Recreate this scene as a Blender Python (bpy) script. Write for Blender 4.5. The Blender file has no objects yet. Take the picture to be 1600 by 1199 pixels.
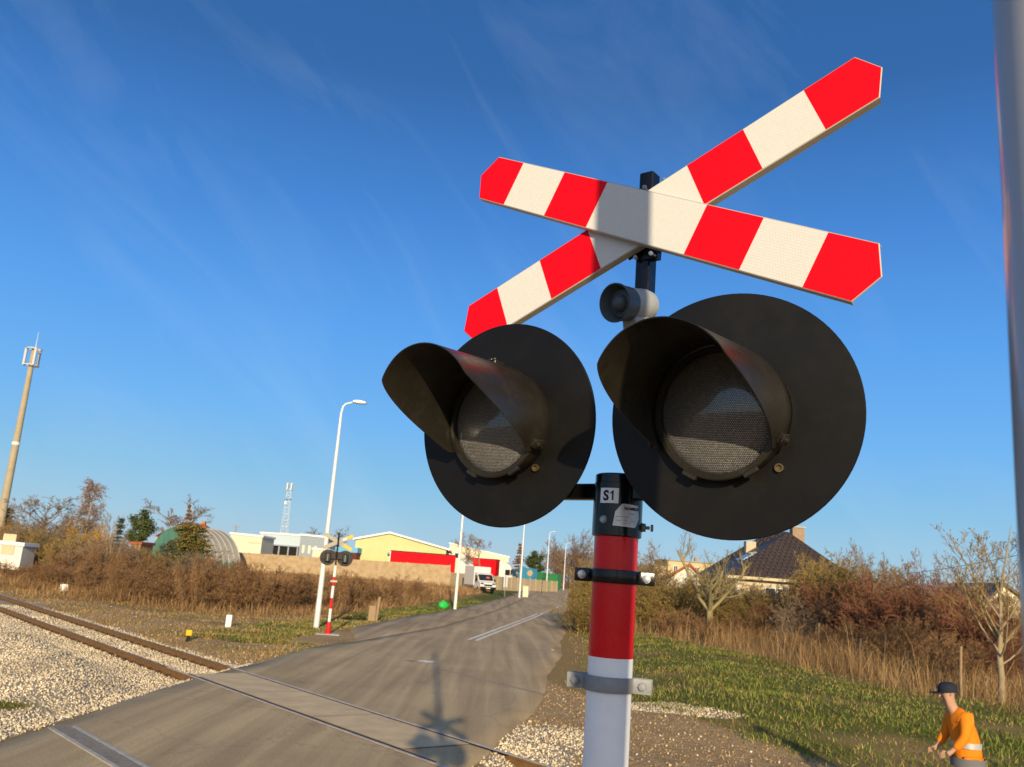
import bpy, bmesh, math, random
import numpy as np
from mathutils import Vector, Matrix
random.seed(7); rng = np.random.default_rng(7)
R = math.radians
sc = bpy.context.scene
col = sc.collection

# ------------------------------------------------------------------ camera
HC = 2.65                                   # height of the lens above the rail heads
FPX = 1385.0; PITCH = R(12.286); ROLL = math.atan(.0758)
_f = Vector((0, math.cos(PITCH), math.sin(PITCH)))
_u0 = Vector((0, -math.sin(PITCH), math.cos(PITCH))); _r0 = Vector((1, 0, 0))
_r = _r0*math.cos(ROLL) + _u0*math.sin(ROLL)
_u = -_r0*math.sin(ROLL) + _u0*math.cos(ROLL)
cam = bpy.data.cameras.new('Camera'); camo = bpy.data.objects.new('Camera', cam); col.objects.link(camo)
cam.sensor_width = 36; cam.lens = FPX/1600*36; cam.clip_start = .05; cam.clip_end = 6000
M3 = Matrix((_r, _u, -_f)).transposed()
camo.matrix_world = Matrix.Translation((0, 0, HC)) @ M3.to_4x4()
cam.dof.use_dof = True; cam.dof.focus_distance = 2.05; cam.dof.aperture_fstop = 12
sc.camera = camo

# ------------------------------------------------------------------ light
SUN_AZ = R(-4.2); SUN_EL = R(13.5)          # azimuth the shadows point to; height of the sun
w = bpy.data.worlds.new('World'); sc.world = w; w.use_nodes = True
nt = w.node_tree; N = nt.nodes; Lk = nt.links
for n in list(N): N.remove(n)
wo = N.new('ShaderNodeOutputWorld'); bg = N.new('ShaderNodeBackground'); sky = N.new('ShaderNodeTexSky')
sky.sky_type = 'NISHITA'; sky.sun_disc = False; sky.sun_elevation = SUN_EL; sky.sun_rotation = math.pi + SUN_AZ
sky.air_density = 1.0; sky.dust_density = .6; sky.ozone_density = 2.5; sky.altitude = 200
EXPO = .45; SKYK = .13
tc = N.new('ShaderNodeTexCoord')
sxyz = N.new('ShaderNodeSeparateXYZ'); Lk.new(tc.outputs['Generated'], sxyz.inputs[0])
def lin(c): return [((v/255+.055)/1.055)**2.4 if v > 10 else v/255/12.92 for v in c]
rampn = N.new('ShaderNodeValToRGB'); Lk.new(sxyz.outputs[2], rampn.inputs[0])   # height above the horizon -> colour of the clear winter sky
for i, (h_, c_) in enumerate(((0, (180, 203, 216)), (.05, (155, 199, 226)), (.09, (135, 192, 230)), (.16, (112, 180, 242)), (.26, (90, 162, 238)), (.38, (70, 135, 214)), (.51, (52, 105, 171)), (1, (32, 70, 128)))):
    el_ = rampn.color_ramp.elements; e_ = el_[i] if i < 2 else el_.new(h_)
    if i < 2: e_.position = h_
    e_.color = (*[v/(SKYK*2**EXPO)/12 for v in lin(c_)], 1)
rk = N.new('ShaderNodeVectorMath'); rk.operation = 'SCALE'; rk.inputs['Scale'].default_value = 12; Lk.new(rampn.outputs[0], rk.inputs[0])
hs = N.new('ShaderNodeMix'); hs.data_type = 'RGBA'; hs.inputs[0].default_value = .97
Lk.new(sky.outputs[0], hs.inputs[6])
# the sky grows whiter and brighter round the sun
dt = N.new('ShaderNodeVectorMath'); dt.operation = 'DOT_PRODUCT'; Lk.new(tc.outputs['Generated'], dt.inputs[0])
dt.inputs[1].default_value = (-math.sin(SUN_AZ)*math.cos(SUN_EL), -math.cos(SUN_AZ)*math.cos(SUN_EL), math.sin(SUN_EL))
gm = N.new('ShaderNodeMath'); gm.operation = 'MAXIMUM'; gm.inputs[1].default_value = 0; Lk.new(dt.outputs['Value'], gm.inputs[0])
gq = N.new('ShaderNodeMath'); gq.operation = 'POWER'; gq.inputs[1].default_value = 1.6; Lk.new(gm.outputs[0], gq.inputs[0])
gs = N.new('ShaderNodeVectorMath'); gs.operation = 'SCALE'; gs.inputs[0].default_value = [v*.62/(SKYK*2**EXPO) for v in (1, .88, .66)]; Lk.new(gq.outputs[0], gs.inputs['Scale'])
ga_ = N.new('ShaderNodeVectorMath'); ga_.operation = 'ADD'; Lk.new(rk.outputs[0], ga_.inputs[0]); Lk.new(gs.outputs[0], ga_.inputs[1])
Lk.new(ga_.outputs[0], hs.inputs[7])
# thin cirrus
mr0 = N.new('ShaderNodeMapping'); mr0.inputs['Rotation'].default_value = (R(8), R(40), R(6)); Lk.new(tc.outputs['Generated'], mr0.inputs['Vector'])
mp = N.new('ShaderNodeMapping'); mp.inputs['Scale'].default_value = (5.5, 2.0, .95); Lk.new(mr0.outputs[0], mp.inputs['Vector'])
nz = N.new('ShaderNodeTexNoise'); nz.inputs['Scale'].default_value = 1.5; nz.inputs['Detail'].default_value = 7; nz.inputs['Roughness'].default_value = .6; nz.inputs['Distortion'].default_value = 1.1
Lk.new(mp.outputs[0], nz.inputs['Vector'])
cr = N.new('ShaderNodeMapRange'); cr.inputs['From Min'].default_value = .50; cr.inputs['From Max'].default_value = .85; cr.inputs['To Max'].default_value = .095
Lk.new(nz.outputs[0], cr.inputs['Value'])
mx = N.new('ShaderNodeMix'); mx.data_type = 'RGBA'
Lk.new(cr.outputs[0], mx.inputs['Factor']); Lk.new(hs.outputs[2], mx.inputs[6]); mx.inputs[7].default_value = (4.2, 5.0, 5.8, 1)
Lk.new(mx.outputs[2], bg.inputs['Color']); bg.inputs['Strength'].default_value = SKYK
Lk.new(bg.outputs[0], wo.inputs['Surface'])
sun = bpy.data.lights.new('Sun', 'SUN'); sun.energy = 4.3; sun.angle = R(.6); sun.color = (1, .82, .54)
suno = bpy.data.objects.new('Sun', sun); col.objects.link(suno); suno.location = (0, -20, 30)
suno.rotation_euler = Vector((math.sin(SUN_AZ)*math.cos(SUN_EL), math.cos(SUN_AZ)*math.cos(SUN_EL), -math.sin(SUN_EL))).to_track_quat('-Z', 'Y').to_euler()
sc.view_settings.view_transform = 'Standard'; sc.view_settings.look = 'None'
sc.view_settings.exposure = EXPO; sc.view_settings.gamma = 1
sc.cycles.max_bounces = 6; sc.cycles.diffuse_bounces = 3; sc.cycles.transparent_max_bounces = 8

# ------------------------------------------------------------------ helpers
def ray(px, py):
    return _f + _r*((px-800)/FPX) - _u*((py-599.5)/FPX)
def at(px, py, D):
    'point of the line of sight through a photo position that lies D metres ahead'
    d = ray(px, py); return Vector((0, 0, HC)) + d*(D/d.y)
def sm(a, b, x):
    t = np.clip((np.asarray(x, float)-a)/(b-a), 0, 1); return t*t*(3-2*t)
RL = np.array([(-200, -6.4), (12, -6.4), (20, -6.25), (25, -5.9), (29, -5.75), (33, -4.75), (45, -2.6), (64, -.6), (115, 4.3), (160, 8.0), (210, 13.), (300, 28), (900, 200)], float)
RR = np.array([(-200, -30), (-20, -5.5), (2, -1.9), (15.2, .2), (21.5, 1.25), (35, 2.6), (51, 3.95), (80, 6.3), (123, 9.6), (160, 13.0), (210, 18.5), (300, 34), (900, 208)], float)
SW = np.array([(-200, -7), (28, -6.6), (33, -6.75), (38, -6.2), (52, -4.85), (64, -3.3), (108, 1.8), (160, 5.6), (210, 10.5), (300, 25.5), (900, 197)], float)
rl = lambda y: np.interp(y, RL[:, 0], RL[:, 1])
rr = lambda y: np.interp(y, RR[:, 0], RR[:, 1])
sw = lambda y: np.interp(y, SW[:, 0], SW[:, 1])
# track: direction and the two rail lines
TD = np.array([-.6320, .7750]); TN = np.array([.7750, .6320])
T0 = np.array([-1.12, 13.8])                # a point on the near rail
GA = 1.507
def tcoord(x, y):
    dx = np.asarray(x)-T0[0]; dy = np.asarray(y)-T0[1]
    return dx*TD[0]+dy*TD[1], dx*TN[0]+dy*TN[1]       # along, across (0 near rail, GA far rail)
def vnoise(x, y, s, seed=0):
    x = np.asarray(x)*s+seed*17.3; y = np.asarray(y)*s+seed*9.1
    return (np.sin(x*1.0+1.7*np.sin(y*.83+seed))*np.cos(y*1.13+1.3*np.sin(x*.71))+.5*np.sin(2.3*x+y*1.9+seed)*np.cos(2.1*y-x*1.2)+.25*np.sin(5.1*x-3.3*y)*np.cos(4.7*y+2.9*x))/1.75
def on_road(x, y):
    'signed distance-ish: >0 inside road or pavement'
    return np.minimum(np.asarray(x)-np.where(np.asarray(y) > 31, sw(y), rl(y)), rr(y)-np.asarray(x))
def H(x, y):
    x = np.asarray(x, float); y = np.asarray(y, float)
    road = .8*sm(60, 150, y)
    field = 1.0*sm(58, 100, y)
    t = sm(0, 8, sw(y)-x)
    z = road*(1-t)+np.maximum(road, field)*t
    o = on_road(x, y)
    off = sm(.2, 2.5, -o)
    z = z+.33*sm(1.2, 5, x-rr(y))*sm(17.5, 24, y+.25*x)
    z = z+off*(.06*vnoise(x, y, .35, 1)+.03*vnoise(x, y, 1.3, 2))
    a, c = tcoord(x, y)
    bandt = sm(-2.2, -.9, c)*(1-sm(2.4, 3.6, c))
    far = sm(.05, .7, -o)
    z = z*(1-bandt*far)+(-.10)*bandt*far
    # heaped ballast beside the track, left of the road
    z = z+.42*np.exp(-((c+2.6)/1.1)**2)*(.8+.4*vnoise(x, y, .9, 21))*sm(.6, 2.5, -o)*(1-sm(-6.4, -5.2, x))*(1-sm(16, 22, a))
    z = z-.05*sm(0.05, .5, -o)*(y < 140)
    return z
def Hs(x, y): return float(H(x, y))
def gpt(px, py, D): p = at(px, py, D); return Vector((p.x, p.y, Hs(p.x, p.y)))

def tag(o, label=None, cat=None, group=None, kind=None):
    if label: o['label'] = label
    if cat: o['category'] = cat
    if group: o['group'] = group
    if kind: o['kind'] = kind
    return o
def empty(name, loc=(0, 0, 0), rz=0):
    o = bpy.data.objects.new(name, None); col.objects.link(o); o.location = loc; o.rotation_euler.z = rz
    o.empty_display_size = .2
    return o
def kids(o): return [c for c in bpy.data.objects if c.parent == o]
def copy_tree(o, parent=None):
    c = o.copy(); col.objects.link(c)
    if parent is not None: c.parent = parent
    for ch in list(o.children): copy_tree(ch, c)
    return c

# ------------------------------------------------------------------ materials
def mat(name, c, rough=.6, metal=0, var=.0, vscale=4, bump=0, bscale=40, c2=None, coat=0, isl=None, spec=.2, objrand=0, stretch=None, pvar=None, grime=None):
    m = bpy.data.materials.new(name); m.use_nodes = True; t = m.node_tree; n = t.nodes; l = t.links
    b = n['Principled BSDF']; b.inputs['Roughness'].default_value = rough; b.inputs['Metallic'].default_value = metal
    b.inputs['Coat Weight'].default_value = coat; b.inputs['Coat Roughness'].default_value = .08; b.inputs['Specular IOR Level'].default_value = spec
    out = None
    tcn = n.new('ShaderNodeTexCoord'); vec = tcn.outputs['Object']
    if stretch:
        mpn = n.new('ShaderNodeMapping'); mpn.inputs['Scale'].default_value = stretch; l.new(vec, mpn.inputs['Vector']); vec = mpn.outputs[0]
    if isl:                                        # list of colours, one picked per mesh island
        g = n.new('ShaderNodeNewGeometry'); r = n.new('ShaderNodeValToRGB'); l.new(g.outputs['Random Per Island'], r.inputs[0])
        els = r.color_ramp.elements; els[0].position = 0; els[0].color = (*isl[0], 1); els[1].position = 1; els[1].color = (*isl[-1], 1)
        for i, cc in enumerate(isl[1:-1]):
            e = els.new((i+1)/(len(isl)-1)); e.color = (*cc, 1)
        out = r.outputs[0]
    elif var or c2:
        no = n.new('ShaderNodeTexNoise'); no.inputs['Scale'].default_value = vscale; no.inputs['Detail'].default_value = 6; no.inputs['Roughness'].default_value = .65
        l.new(vec, no.inputs['Vector'])
        r = n.new('ShaderNodeValToRGB'); l.new(no.outputs[0], r.inputs[0]); e = r.color_ramp.elements
        e[0].position = .33; e[1].position = .68
        a = c2 if c2 else [x*(1-var) for x in c]; d = c if c2 else [min(1, x*(1+var)) for x in c]
        e[0].color = (*a, 1); e[1].color = (*d, 1); out = r.outputs[0]
    if pvar and out is not None:                   # slow drift of tone from patch to patch
        pn = n.new('ShaderNodeTexNoise'); pn.inputs['Scale'].default_value = pvar[0]; pn.inputs['Detail'].default_value = 4; l.new(vec, pn.inputs['Vector'])
        pr = n.new('ShaderNodeMapRange'); pr.inputs[1].default_value = .32; pr.inputs[2].default_value = .68; pr.inputs[3].default_value = 1-pvar[1]; pr.inputs[4].default_value = 1+pvar[1]; l.new(pn.outputs[0], pr.inputs[0])
        hv = n.new('ShaderNodeHueSaturation'); l.new(pr.outputs[0], hv.inputs['Value']); l.new(out, hv.inputs['Color']); out = hv.outputs[0]
    if objrand and out is not None:
        oi = n.new('ShaderNodeObjectInfo'); h = n.new('ShaderNodeHueSaturation'); mr = n.new('ShaderNodeMapRange')
        mr.inputs['To Min'].default_value = 1-objrand; mr.inputs['To Max'].default_value = 1+objrand
        l.new(oi.outputs['Random'], mr.inputs[0]); l.new(mr.outputs[0], h.inputs['Value']); l.new(out, h.inputs['Color']); out = h.outputs[0]
    if grime:                                      # (scale, strength, colour): dust and small marks
        g1 = n.new('ShaderNodeTexNoise'); g1.inputs['Scale'].default_value = grime[0]; g1.inputs['Detail'].default_value = 9; g1.inputs['Roughness'].default_value = .75; l.new(tcn.outputs['Object'], g1.inputs['Vector'])
        g2 = n.new('ShaderNodeMapRange'); g2.inputs[1].default_value = .50; g2.inputs[2].default_value = .78; g2.inputs[4].default_value = grime[1]; l.new(g1.outputs[0], g2.inputs[0])
        g3 = n.new('ShaderNodeMix'); g3.data_type = 'RGBA'; g3.inputs[7].default_value = (*grime[2], 1); l.new(g2.outputs[0], g3.inputs[0])
        if out is not None: l.new(out, g3.inputs[6])
        else: g3.inputs[6].default_value = (*c, 1)
        out = g3.outputs[2]
        g4 = n.new('ShaderNodeMapRange'); g4.inputs[1].default_value = .3; g4.inputs[2].default_value = .7; g4.inputs[3].default_value = max(.05, rough-.08); g4.inputs[4].default_value = rough+.16; l.new(g1.outputs[0], g4.inputs[0]); l.new(g4.outputs[0], b.inputs['Roughness'])
    if out is not None: l.new(out, b.inputs['Base Color'])
    else: b.inputs['Base Color'].default_value = (*c, 1)
    if bump:
        nb = n.new('ShaderNodeTexNoise'); nb.inputs['Scale'].default_value = bscale; nb.inputs['Detail'].default_value = 5; l.new(vec, nb.inputs['Vector'])
        bp = n.new('ShaderNodeBump'); bp.inputs['Strength'].default_value = bump; bp.inputs['Distance'].default_value = .02; l.new(nb.outputs[0], bp.inputs['Height']); l.new(bp.outputs[0], b.inputs['Normal'])
    return m

# ------------------------------------------------------------------ mesh collector
class MB:
    def __init__(s): s.v = []; s.f = []; s.mi = []; s.M = Matrix.Identity(4); s.cur = 0
    def mark(s): return len(s.v)
    def addv(s, pts):
        k = len(s.v)
        s.v += [tuple(s.M @ Vector(p)) for p in pts]; return k
    def face(s, *ids): s.f.append(ids); s.mi.append(s.cur)
    def box(s, lo, hi, bev=0):
        x0, y0, z0 = lo; x1, y1, z1 = hi
        if bev:
            b = bev
            # chamfered box: vertical rounded outline through prism
            out = [(x0+b, y0), (x1-b, y0), (x1, y0+b), (x1, y1-b), (x1-b, y1), (x0+b, y1), (x0, y1-b), (x0, y0+b)]
            n = len(out)
            rings = [(z0, b), (z0+b, 0), (z1-b, 0), (z1, b)]
            cx, cy = (x0+x1)/2, (y0+y1)/2
            base = []
            for z, ins in rings:
                fx = 1-2*ins/max(x1-x0, 1e-6); fy = 1-2*ins/max(y1-y0, 1e-6)
                base.append(s.addv([(cx+(px-cx)*fx, cy+(py-cy)*fy, z) for px, py in out]))
            for a, c in zip(base, base[1:]):
                for i in range(n): s.face(a+i, a+(i+1) % n, c+(i+1) % n, c+i)
            s.face(*[base[0]+i for i in reversed(range(n))]); s.face(*[base[-1]+i for i in range(n)])
            return
        k = s.addv([(x0, y0, z0), (x1, y0, z0), (x1, y1, z0), (x0, y1, z0), (x0, y0, z1), (x1, y0, z1), (x1, y1, z1), (x0, y1, z1)])
        for q in ((3, 2, 1, 0), (4, 5, 6, 7), (0, 1, 5, 4), (1, 2, 6, 5), (2, 3, 7, 6), (3, 0, 4, 7)): s.face(*[k+i for i in q])
    def prism(s, poly, y0, y1):
        'polygon in x,z extruded along y (y0 front)'
        n = len(poly); a = s.addv([(x, y0, z) for x, z in poly]); b = s.addv([(x, y1, z) for x, z in poly])
        s.face(*[a+i for i in range(n)]); s.face(*[b+i for i in reversed(range(n))])
        for i in range(n): s.face(a+i, b+i, b+(i+1) % n, a+(i+1) % n)
    def prismz(s, poly, z0, z1):
        n = len(poly); a = s.addv([(x, y, z0) for x, y in poly]); b = s.addv([(x, y, z1) for x, y in poly])
        s.face(*[a+i for i in reversed(range(n))]); s.face(*[b+i for i in range(n)])
        for i in range(n): s.face(a+i, a+(i+1) % n, b+(i+1) % n, b+i)
    def lathe(s, prof, n=32, axis='z', capa=True, capb=True):
        'profile of (radius, height) turned about an axis'
        rings = []
        for r, h in prof:
            pts = []
            for i in range(n):
                a = 2*math.pi*i/n; c, d = r*math.cos(a), r*math.sin(a)
                pts.append((c, d, h) if axis == 'z' else ((c, -h, d) if axis == 'y' else (h, c, d)))
            rings.append(s.addv(pts))
        for a, b in zip(rings, rings[1:]):
            for i in range(n): s.face(a+i, a+(i+1) % n, b+(i+1) % n, b+i)
        if capa: s.face(*[rings[0]+i for i in reversed(range(n))])
        if capb: s.face(*[rings[-1]+i for i in range(n)])
    def tube(s, pts, rad, n=8, cap=True):
        pts = [Vector(p) for p in pts]
        if not hasattr(rad, '__len__'): rad = [rad]*len(pts)
        rings = []; ref = None
        for i, p in enumerate(pts):
            t = (pts[min(i+1, len(pts)-1)]-pts[max(i-1, 0)]).normalized()
            if ref is None: ref = t.orthogonal().normalized()
            ref = (ref-t*ref.dot(t)).normalized(); o = t.cross(ref)
            rings.append(s.addv([p+ref*(rad[i]*math.cos(2*math.pi*k/n))+o*(rad[i]*math.sin(2*math.pi*k/n)) for k in range(n)]))
        for a, b in zip(rings, rings[1:]):
            for i in range(n): s.face(a+i, a+(i+1) % n, b+(i+1) % n, b+i)
        if cap:
            s.face(*[rings[0]+i for i in reversed(range(n))]); s.face(*[rings[-1]+i for i in range(n)])
    def build(s, name, mats, parent=None, smooth=None, origin=None, bevel=0, bseg=2):
        me = bpy.data.meshes.new(name)
        v = s.v
        if origin is not None: v = [(a-origin[0], b-origin[1], c-origin[2]) for a, b, c in v]
        me.from_pydata(v, [], s.f)
        if not isinstance(mats, (list, tuple)): mats = [mats]
        for m in mats: me.materials.append(m)
        if len(mats) > 1: me.polygons.foreach_set('material_index', s.mi)
        bm = bmesh.new(); bm.from_mesh(me); bmesh.ops.recalc_face_normals(bm, faces=bm.faces)
        if bevel:
            ed = [e for e in bm.edges if len(e.link_faces) == 2 and e.calc_face_angle(0) > R(40)]
            bmesh.ops.bevel(bm, geom=ed, offset=bevel, segments=bseg, affect='EDGES', profile=.6, clamp_overlap=True)
        bm.to_mesh(me); bm.free()
        if smooth is not None:
            me.shade_smooth(); me.set_sharp_from_angle(angle=R(smooth))
        o = bpy.data.objects.new(name, me); col.objects.link(o)
        if parent is not None: o.parent = parent
        return o

def npmesh(name, verts, faces_q=None, faces_t=None, mats=None, parent=None, smooth=False):
    me = bpy.data.meshes.new(name); verts = np.asarray(verts, np.float32)
    me.vertices.add(len(verts)); me.vertices.foreach_set('co', verts.ravel())
    li = []; ls = []; tot = 0
    q = np.zeros((0, 4), np.int32) if faces_q is None else np.asarray(faces_q, np.int32)
    t = np.zeros((0, 3), np.int32) if faces_t is None else np.asarray(faces_t, np.int32)
    loops = np.r_[q.ravel(), t.ravel()]
    starts = np.r_[np.arange(len(q))*4, len(q)*4+np.arange(len(t))*3]
    me.loops.add(len(loops)); me.loops.foreach_set('vertex_index', loops.astype(np.int32))
    me.polygons.add(len(starts)); me.polygons.foreach_set('loop_start', starts.astype(np.int32))
    if mats:
        for m in (mats if isinstance(mats, (list, tuple)) else [mats]): me.materials.append(m)
    me.update(calc_edges=True); me.validate()
    if smooth: me.shade_smooth()
    o = bpy.data.objects.new(name, me); col.objects.link(o)
    if parent is not None: o.parent = parent
    return o

# ------------------------------------------------------------------ ground zones
WX = np.array([(-10, 30), (10, 19.5), (20, 15.2), (26, 13.2), (30, 12.3), (40, 10.2), (51, 7.9), (62, 7.2), (90, 10.), (160, 18)], float)
wx = lambda y: np.interp(y, WX[:, 0], WX[:, 1])          # where the tall weeds on the right begin
BL = np.array([(-80, 75), (-45, 60), (-28.6, 52.5), (-22.6, 47.5), (-15.8, 43.2), (-11.4, 43.5), (-8.5, 47.), (-6.5, 55), (-5, 65), (2, 140)], float)
by = lambda x: np.interp(x, BL[:, 0], BL[:, 1])           # where the brambles on the left begin
def z_gravel(x, y):
    a, c = tcoord(x, y); o = on_road(x, y); n = vnoise(x, y, .8, 3)
    tuft = sm(.2, .8, np.hypot(np.asarray(x)+8.1, (np.asarray(y)-15.6)*1.6)+.4*n)
    left = tuft*(np.asarray(x) < -5.5)*sm(-7.5, -6, c+.8*n+.12*(np.asarray(a)-8))*(1-sm(2.2, 2.7, c+.15*n))*sm(0., .25, -o)
    right = (np.asarray(x) > -1)*sm(-.1, .2, -o)*np.maximum((1-sm(.9, 2.0, -o+.6*n))*(1-sm(16.2, 18.2, np.asarray(y)+.8*n)), sm(-1.2, -.6, c)*(1-sm(2.2, 2.9, c+.4*n)))
    d = np.hypot((np.asarray(x)-4.1)/1.5, (np.asarray(y)-20.6+.75*(np.asarray(x)-4.1))/1.0)
    heap = 1-sm(.75, 1.0, d+.12*n)
    return np.clip(np.maximum(np.maximum(left, right), heap), 0, 1)
def z_green(x, y):
    o = on_road(x, y); n = vnoise(x, y, .45, 5)
    right = (np.asarray(x) > 0)*sm(.6, 1.6, -o+.4*n)*sm(18.0, 19.6, np.asarray(y)+2.2*(np.asarray(x)-4.5)+.9*n)*(1-sm(-.8, .8, np.asarray(x)-wx(y)+1.2*n))
    left = (np.asarray(x) < rl(y))*(np.asarray(y) > 30)*(1-sm(1.5, 4.5, sw(y)-x+1.5*n))*sm(.1, .4, -o)
    tuft = 1-sm(.2, .9, np.hypot(np.asarray(x)+8.1, (np.asarray(y)-15.6)*1.6)+.5*n)
    yard = (np.asarray(x) < -5.6)*sm(2.4, 3.2, tcoord(x, y)[1])*sm(.25, .75, vnoise(x, y, .33, 12))*.4*(1-sm(-1, 2, np.asarray(y)-by(x)))
    return np.clip(np.maximum(np.maximum(right*(.66+.5*vnoise(x, y, .55, 15)), left*.9), np.maximum(tuft, yard)), 0, 1)
def z_dirt(x, y):
    a, c = tcoord(x, y); n = vnoise(x, y, .6, 8)
    left = (np.asarray(x) < -5)*sm(1.8, 2.6, c)*(1-sm(-2.5, .5, np.asarray(y)-by(x)+1.5*n))*(.55+.45*n)
    right = (np.asarray(x) > 0)*(1-sm(17.7, 19.6, np.asarray(y)+2.2*(np.asarray(x)-4.5)+.9*n))
    nl = (np.asarray(x) < -5.5)*(c < -5)*.8
    return np.clip(np.maximum(np.maximum(left, right), nl), 0, 1)

def ground_material():
    m = bpy.data.materials.new('ground_soil'); m.use_nodes = True; t = m.node_tree; n = t.nodes; l = t.links
    b = n['Principled BSDF']; b.inputs['Roughness'].default_value = .95; b.inputs['Specular IOR Level'].default_value = .1
    tcn = n.new('ShaderNodeTexCoord'); at_ = n.new('ShaderNodeVertexColor'); at_.layer_name = 'zone'
    sp = n.new('ShaderNodeSeparateColor'); l.new(at_.outputs[0], sp.inputs[0])
    def noise(s, d=6, r=.65):
        x = n.new('ShaderNodeTexNoise'); x.inputs['Scale'].default_value = s; x.inputs['Detail'].default_value = d; x.inputs['Roughness'].default_value = r; l.new(tcn.outputs['Object'], x.inputs['Vector']); return x.outputs[0]
    def ramp(src, *st):
        r = n.new('ShaderNodeValToRGB'); l.new(src, r.inputs[0]); e = r.color_ramp.elements
        e[0].position, e[0].color = st[0][0], (*st[0][1], 1); e[1].position, e[1].color = st[-1][0], (*st[-1][1], 1)
        for p, c in st[1:-1]: q = e.new(p); q.color = (*c, 1)
        return r.outputs[0]
    def mix(f, a, c):
        x = n.new('ShaderNodeMix'); x.data_type = 'RGBA'; l.new(f, x.inputs[0]); l.new(a, x.inputs[6]); l.new(c, x.inputs[7]); return x.outputs[2]
    n1 = noise(1.3); n2 = noise(9, 8, .75); n3 = noise(.25, 4)
    dry = ramp(n2, (.25, (.13, .080, .028)), (.5, (.32, .21, .08)), (.75, (.46, .33, .14)))
    green = ramp(n2, (.3, (.045, .058, .010)), (.5, (.115, .125, .022)), (.74, (.28, .23, .065)))
    dirt = ramp(n2, (.25, (.20, .122, .054)), (.5, (.42, .275, .13)), (.75, (.66, .47, .25)))
    vo = n.new('ShaderNodeTexVoronoi'); vo.inputs['Scale'].default_value = 22; l.new(tcn.outputs['Object'], vo.inputs['Vector'])
    sv = n.new('ShaderNodeSeparateColor'); l.new(vo.outputs['Color'], sv.inputs[0])
    grav = ramp(sv.outputs[0], (0, (.30, .24, .16)), (.5, (.58, .49, .36)), (1, (.78, .70, .56)))
    gap = n.new('ShaderNodeMapRange'); gap.inputs[1].default_value = .25; gap.inputs[2].default_value = .6; gap.inputs[3].default_value = 0; gap.inputs[4].default_value = .6
    l.new(vo.outputs['Distance'], gap.inputs[0])
    gd = n.new('ShaderNodeRGB'); gd.outputs[0].default_value = (.16, .12, .08, 1)
    grav = mix(gap.outputs[0], grav, gd.outputs[0])
    def thr(ch):
        a = n.new('ShaderNodeMath'); a.operation = 'ADD'; l.new(ch, a.inputs[0])
        s = n.new('ShaderNodeMapRange'); s.inputs[1].default_value = .3; s.inputs[2].default_value = .7; s.inputs[3].default_value = -.35; s.inputs[4].default_value = .35; l.new(n2, s.inputs[0]); l.new(s.outputs[0], a.inputs[1])
        r = n.new('ShaderNodeMapRange'); r.interpolation_type = 'SMOOTHSTEP'; r.inputs[1].default_value = .3; r.inputs[2].default_value = .7; l.new(a.outputs[0], r.inputs[0]); return r.outputs[0]
    c = mix(thr(sp.outputs[1]), dry, dirt); c = mix(thr(sp.outputs[0]), c, green); c = mix(thr(sp.outputs[2]), c, grav)
    l.new(c, b.inputs['Base Color'])
    bp = n.new('ShaderNodeBump'); bp.inputs['Strength'].default_value = .7; bp.inputs['Distance'].default_value = .08; l.new(n2, bp.inputs['Height']); l.new(bp.outputs[0], b.inputs['Normal'])
    return m

def make_ground():
    ang = np.r_[np.arange(-180, -62, 4), np.arange(-62, 50, .26), np.arange(50, 180, 4)]
    rad = np.r_[np.linspace(.3, 9.5, 14), 10*np.exp(np.arange(0, 5.72, .0115))]
    A, Rr = np.meshgrid(np.radians(ang), rad); x = (Rr*np.sin(A)); y = Rr*np.cos(A)
    z = H(x, y); na = len(ang); nr = len(rad)
    V = np.stack([x, y, z], -1).reshape(-1, 3)
    i, j = np.meshgrid(np.arange(nr-1), np.arange(na), indexing='ij'); j2 = (j+1) % na
    q = np.stack([i*na+j, i*na+j2, (i+1)*na+j2, (i+1)*na+j], -1).reshape(-1, 4)[:, ::-1]
    V = np.r_[V, [[0, 0, Hs(0, 0)]]]
    t = np.stack([np.full(na, len(V)-1), (np.arange(na)+1) % na, np.arange(na)], -1)[:, ::-1]
    o = npmesh('ground', V, q, t, ground_material(), smooth=True)
    ca = o.data.color_attributes.new('zone', 'FLOAT_COLOR', 'POINT')
    x, y = V[:, 0], V[:, 1]
    c = np.stack([z_green(x, y), z_dirt(x, y), z_gravel(x, y), np.ones(len(x))], -1).astype(np.float32)
    ca.data.foreach_set('color', c.ravel())
    tag(o, kind='structure')
make_ground()

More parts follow.
